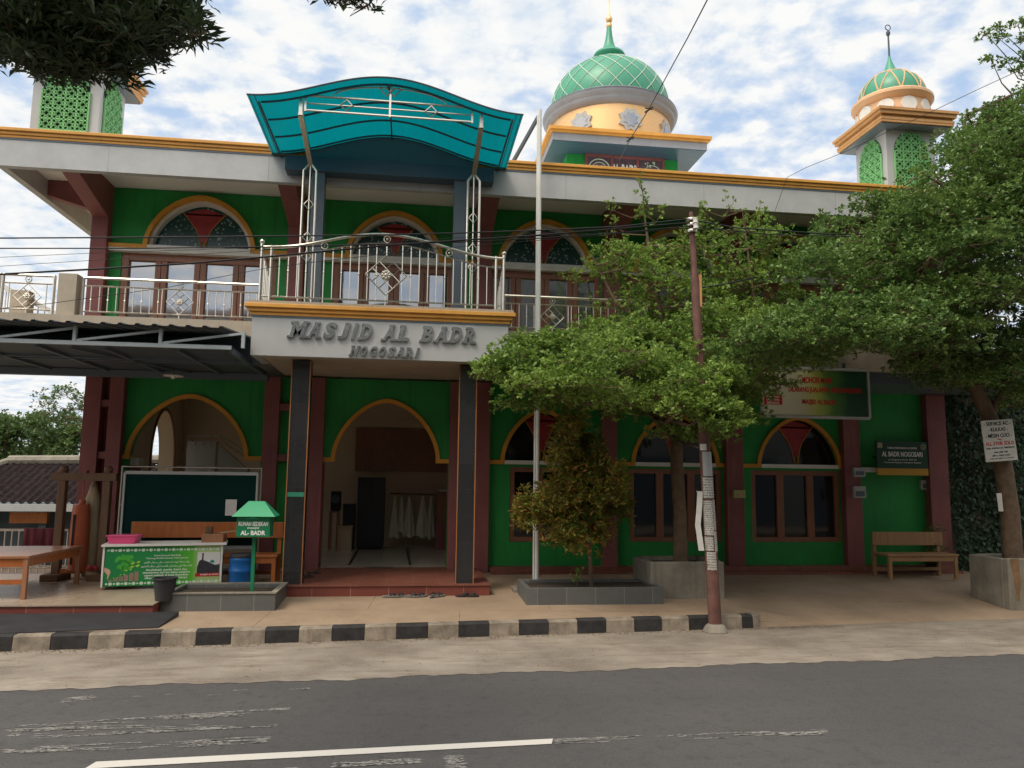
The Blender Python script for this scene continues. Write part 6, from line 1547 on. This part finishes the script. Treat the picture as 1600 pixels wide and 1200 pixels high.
m = MB(); m.tube([(r0.x-.0,24.0,rz_+.05),(xb,24.0,r1.z+.05)], .14, 8); m.tube([(r0.x,24.0,rz_+.03),(r0.x-1.6,21.7,ez+.1)], .11, 8); m.build('ridge', M['concrete'], rf)
m = MB(); m.box(xa,xb,21.42,21.58,ez-.20,ez-.02); m.build('gutter', M['panel'], rf)
m = MB(); m.box(aty(20,800,21.9).x,aty(78,800,21.9).x,21.75,21.9,ez-.52,ez-.24); m.build('awning_board', M['orange_wood'], hs)
for xx in (-14.0,-11.2,-9.6): m = MB(); m.box(xx,xx+.18,21.9,22.1,-1.6,ez-.2); m.build('post', M['slate'], hs)
tree_l = [((8,690),5,34,'round green tree behind the ridge at the far left edge'),((58,680),6,38,'pale green broad tree behind the middle of the tiled roof'),((104,682),5,34,'darker green tree behind the tiled roof beside the maroon columns'),((-45,690),5,36,'green tree behind the house just at the left picture edge')]
for (px,py),n_,Y,lab in tree_l:
    c = aty(px,py,Y); bz = -1.6; pads = []
    for i in range(26): a = random.uniform(0, 2*PI); rr = random.uniform(0, 1.5); pads.append((Vector((c.x+rr*math.cos(a), Y+rr*math.sin(a), c.z+random.uniform(-1.6,1.05)*(1-rr*.25))), .55, .28, 46))
    make_tree('background_tree', lab, 'tree', [Vector((c.x,Y,bz)), Vector((c.x+.1,Y,c.z-1.4)), Vector((c.x,Y,c.z))], [.2,.15,.06], pads, 'leaf_far', .16, 5, 'trees behind the tiled house', limb_r=.03)
c = aty(96,640,30); pads = [(aty(random.uniform(62,150), random.uniform(612,665), random.uniform(29,31)), .45, .2, 22) for _ in range(16)]
make_tree('background_tree', 'taller feathery tree whose crown shows under the awning beside the maroon column', 'tree', [aty(165,780,30), aty(160,700,30), aty(150,640,30)], [.2,.15,.05], pads, 'leaf_far', .12, 4, 'trees behind the tiled house', limb_r=.03)

# ================================================================== ACROSS THE ROAD, behind the viewer (added unseen buildings that block low sky light, mirrored in the glass)
os_ = thing('sky_blocker_row', 'added long two storey block across the road, unseen, placed to block low sky light', 'building', (0, -5, 0)); m = MB(); m.box(-34, 2.6, -14, -4.6, -.05, 8.3); m.build('wall', paint('blocker_wall', (.30,.27,.23), .8, .2), os_)
m = MB(); m.prismx([(-15,8.3),(-3.6,8.3),(-9.3,9.7)], -35, 2.7); m.build('roof', paint('blocker_roof', (.12,.06,.045), .8, .3), os_)
for i in range(-8, 1):
    m = MB(); m.box(i*4-1.3, i*4+1.3, -4.62, -4.55, .1, 2.9); m.build('shutter', M['dark_steel'], os_); m = MB(); m.box(i*4-1.0, i*4+1.0, -4.62, -4.55, 4.0, 5.5); m.build('window', M['dark_glass'], os_)

os2 = thing('sky_blocker_tall', 'added tall block across the road, unseen, placed to darken the right ground floor', 'building', (18, -5, 0)); m = MB(); m.box(2.8, 34, -14, -2.7, -.05, 14.5); m.build('wall', paint('blocker_wall_grey', (.24,.24,.23), .8, .2), os2)  # added unseen block, made tall to keep sky light off the right ground floor
m = MB(); m.box(2.7, 34.1, -14.1, -2.5, 14.5, 14.9); m.build('roof', M['concrete'], os2)
for i in range(1, 8):
    m = MB(); m.box(i*4+.7, i*4+3.3, -2.72, -2.65, .1, 2.9); m.build('shutter', M['dark_steel'], os2)
    for z in (4.2, 8.0, 11.4): m = MB(); m.box(i*4+1.0, i*4+3.0, -2.72, -2.65, z, z+1.7); m.build('window', M['dark_glass'], os2)

# ================================================================== LIGHT AND SKY
SUN_AZ = R(226); SUN_EL = R(58)         # azimuth measured clockwise from +Y; front left of the facade
sd = Vector((math.sin(SUN_AZ)*math.cos(SUN_EL), math.cos(SUN_AZ)*math.cos(SUN_EL), math.sin(SUN_EL)))
sl_d = bpy.data.lights.new('sun', 'SUN'); sl_d.energy = 1.5; sl_d.angle = R(18); sl_d.color = (1, .88, .72)
so_ = bpy.data.objects.new('sun', sl_d); COL.objects.link(so_); so_.rotation_euler = (-sd).to_track_quat('-Z', 'Y').to_euler()
wd = bpy.data.worlds.new('World'); sc.world = wd; wd.use_nodes = True; nt = wd.node_tree
bg = nt.nodes['Background']; sky = nt.nodes.new('ShaderNodeTexSky'); sky.sky_type = 'NISHITA'; sky.sun_disc = False; sky.sun_elevation = SUN_EL; sky.sun_rotation = SUN_AZ
sky.air_density = 1.0; sky.dust_density = 1.2; sky.ozone_density = 1.2
tc = nt.nodes.new('ShaderNodeTexCoord'); sx = nt.nodes.new('ShaderNodeSeparateXYZ'); L(nt, tc.outputs['Generated'], sx.inputs[0])
zz = N(nt, 'ShaderNodeMath', operation='MAXIMUM'); L(nt, sx.outputs[2], zz.inputs[0]); zz.inputs[1].default_value = 0.0
za_ = N(nt, 'ShaderNodeMath', operation='ADD'); L(nt, zz.outputs[0], za_.inputs[0]); za_.inputs[1].default_value = .16
dx = N(nt, 'ShaderNodeMath', operation='DIVIDE'); L(nt, sx.outputs[0], dx.inputs[0]); L(nt, za_.outputs[0], dx.inputs[1])
dy = N(nt, 'ShaderNodeMath', operation='DIVIDE'); L(nt, sx.outputs[1], dy.inputs[0]); L(nt, za_.outputs[0], dy.inputs[1])
cv = nt.nodes.new('ShaderNodeCombineXYZ'); L(nt, dx.outputs[0], cv.inputs[0]); L(nt, dy.outputs[0], cv.inputs[1])
w1 = N(nt, 'ShaderNodeTexNoise', Scale=2.0, Detail=3.0); L(nt, cv.outputs[0], w1.inputs['Vector'])
wv = mix(nt, .10, cv.outputs[0], w1.outputs['Color'], 'ADD')
n_big = N(nt, 'ShaderNodeTexNoise', Scale=1.1, Detail=4.0, Roughness=.55); L(nt, wv, n_big.inputs['Vector'])
n_puf = N(nt, 'ShaderNodeTexNoise', Scale=14.0, Detail=7.0, Roughness=.55); L(nt, wv, n_puf.inputs['Vector'])
vor = N(nt, 'ShaderNodeTexVoronoi', Scale=15.0); vor.feature = 'SMOOTH_F1'; L(nt, wv, vor.inputs['Vector'])
pf = N(nt, 'ShaderNodeMath', operation='MULTIPLY_ADD'); L(nt, vor.outputs['Distance'], pf.inputs[0]); pf.inputs[1].default_value = -.45; L(nt, n_puf.outputs['Fac'], pf.inputs[2])
bgm = N(nt, 'ShaderNodeMath', operation='MULTIPLY_ADD'); L(nt, n_big.outputs['Fac'], bgm.inputs[0]); bgm.inputs[1].default_value = .85; L(nt, pf.outputs[0], bgm.inputs[2])
fac = ramp(nt, bgm.outputs[0], [(.42, .03), (.59, .52), (.76, 1)])
# towards the horizon the sky turns to bright haze
hz = ramp(nt, zz.outputs[0], [(.0, .9), (.22, .45), (.5, .0)])
mx = N(nt, 'ShaderNodeMath', operation='MAXIMUM'); L(nt, fac, mx.inputs[0]); L(nt, hz, mx.inputs[1])
shade = ramp(nt, n_puf.outputs['Fac'], [(.35, (7.2,7.8,8.4)), (.60, (8.9,8.9,8.8))])
blue = mix(nt, .85, sky.outputs[0], (4.4,6.0,8.6))
cc = mix(nt, mx.outputs[0], blue, shade)
dt = N(nt, 'ShaderNodeVectorMath', operation='DOT_PRODUCT'); L(nt, tc.outputs['Generated'], dt.inputs[0]); dt.inputs[1].default_value = tuple(sd)
glow = ramp(nt, dt.outputs['Value'], [(.45, (1,1,1)), (.80, (1.9,1.8,1.65)), (1, (3.6,3.2,2.7))])
cc = mix(nt, 1, cc, glow, 'MULTIPLY'); L(nt, cc, bg.inputs['Color']); bg.inputs['Strength'].default_value = .095
sc.view_settings.view_transform = 'Standard'; sc.view_settings.look = 'None'; sc.view_settings.exposure = .2; sc.view_settings.gamma = 1
sc.cycles.max_bounces = 6; sc.cycles.transparent_max_bounces = 8
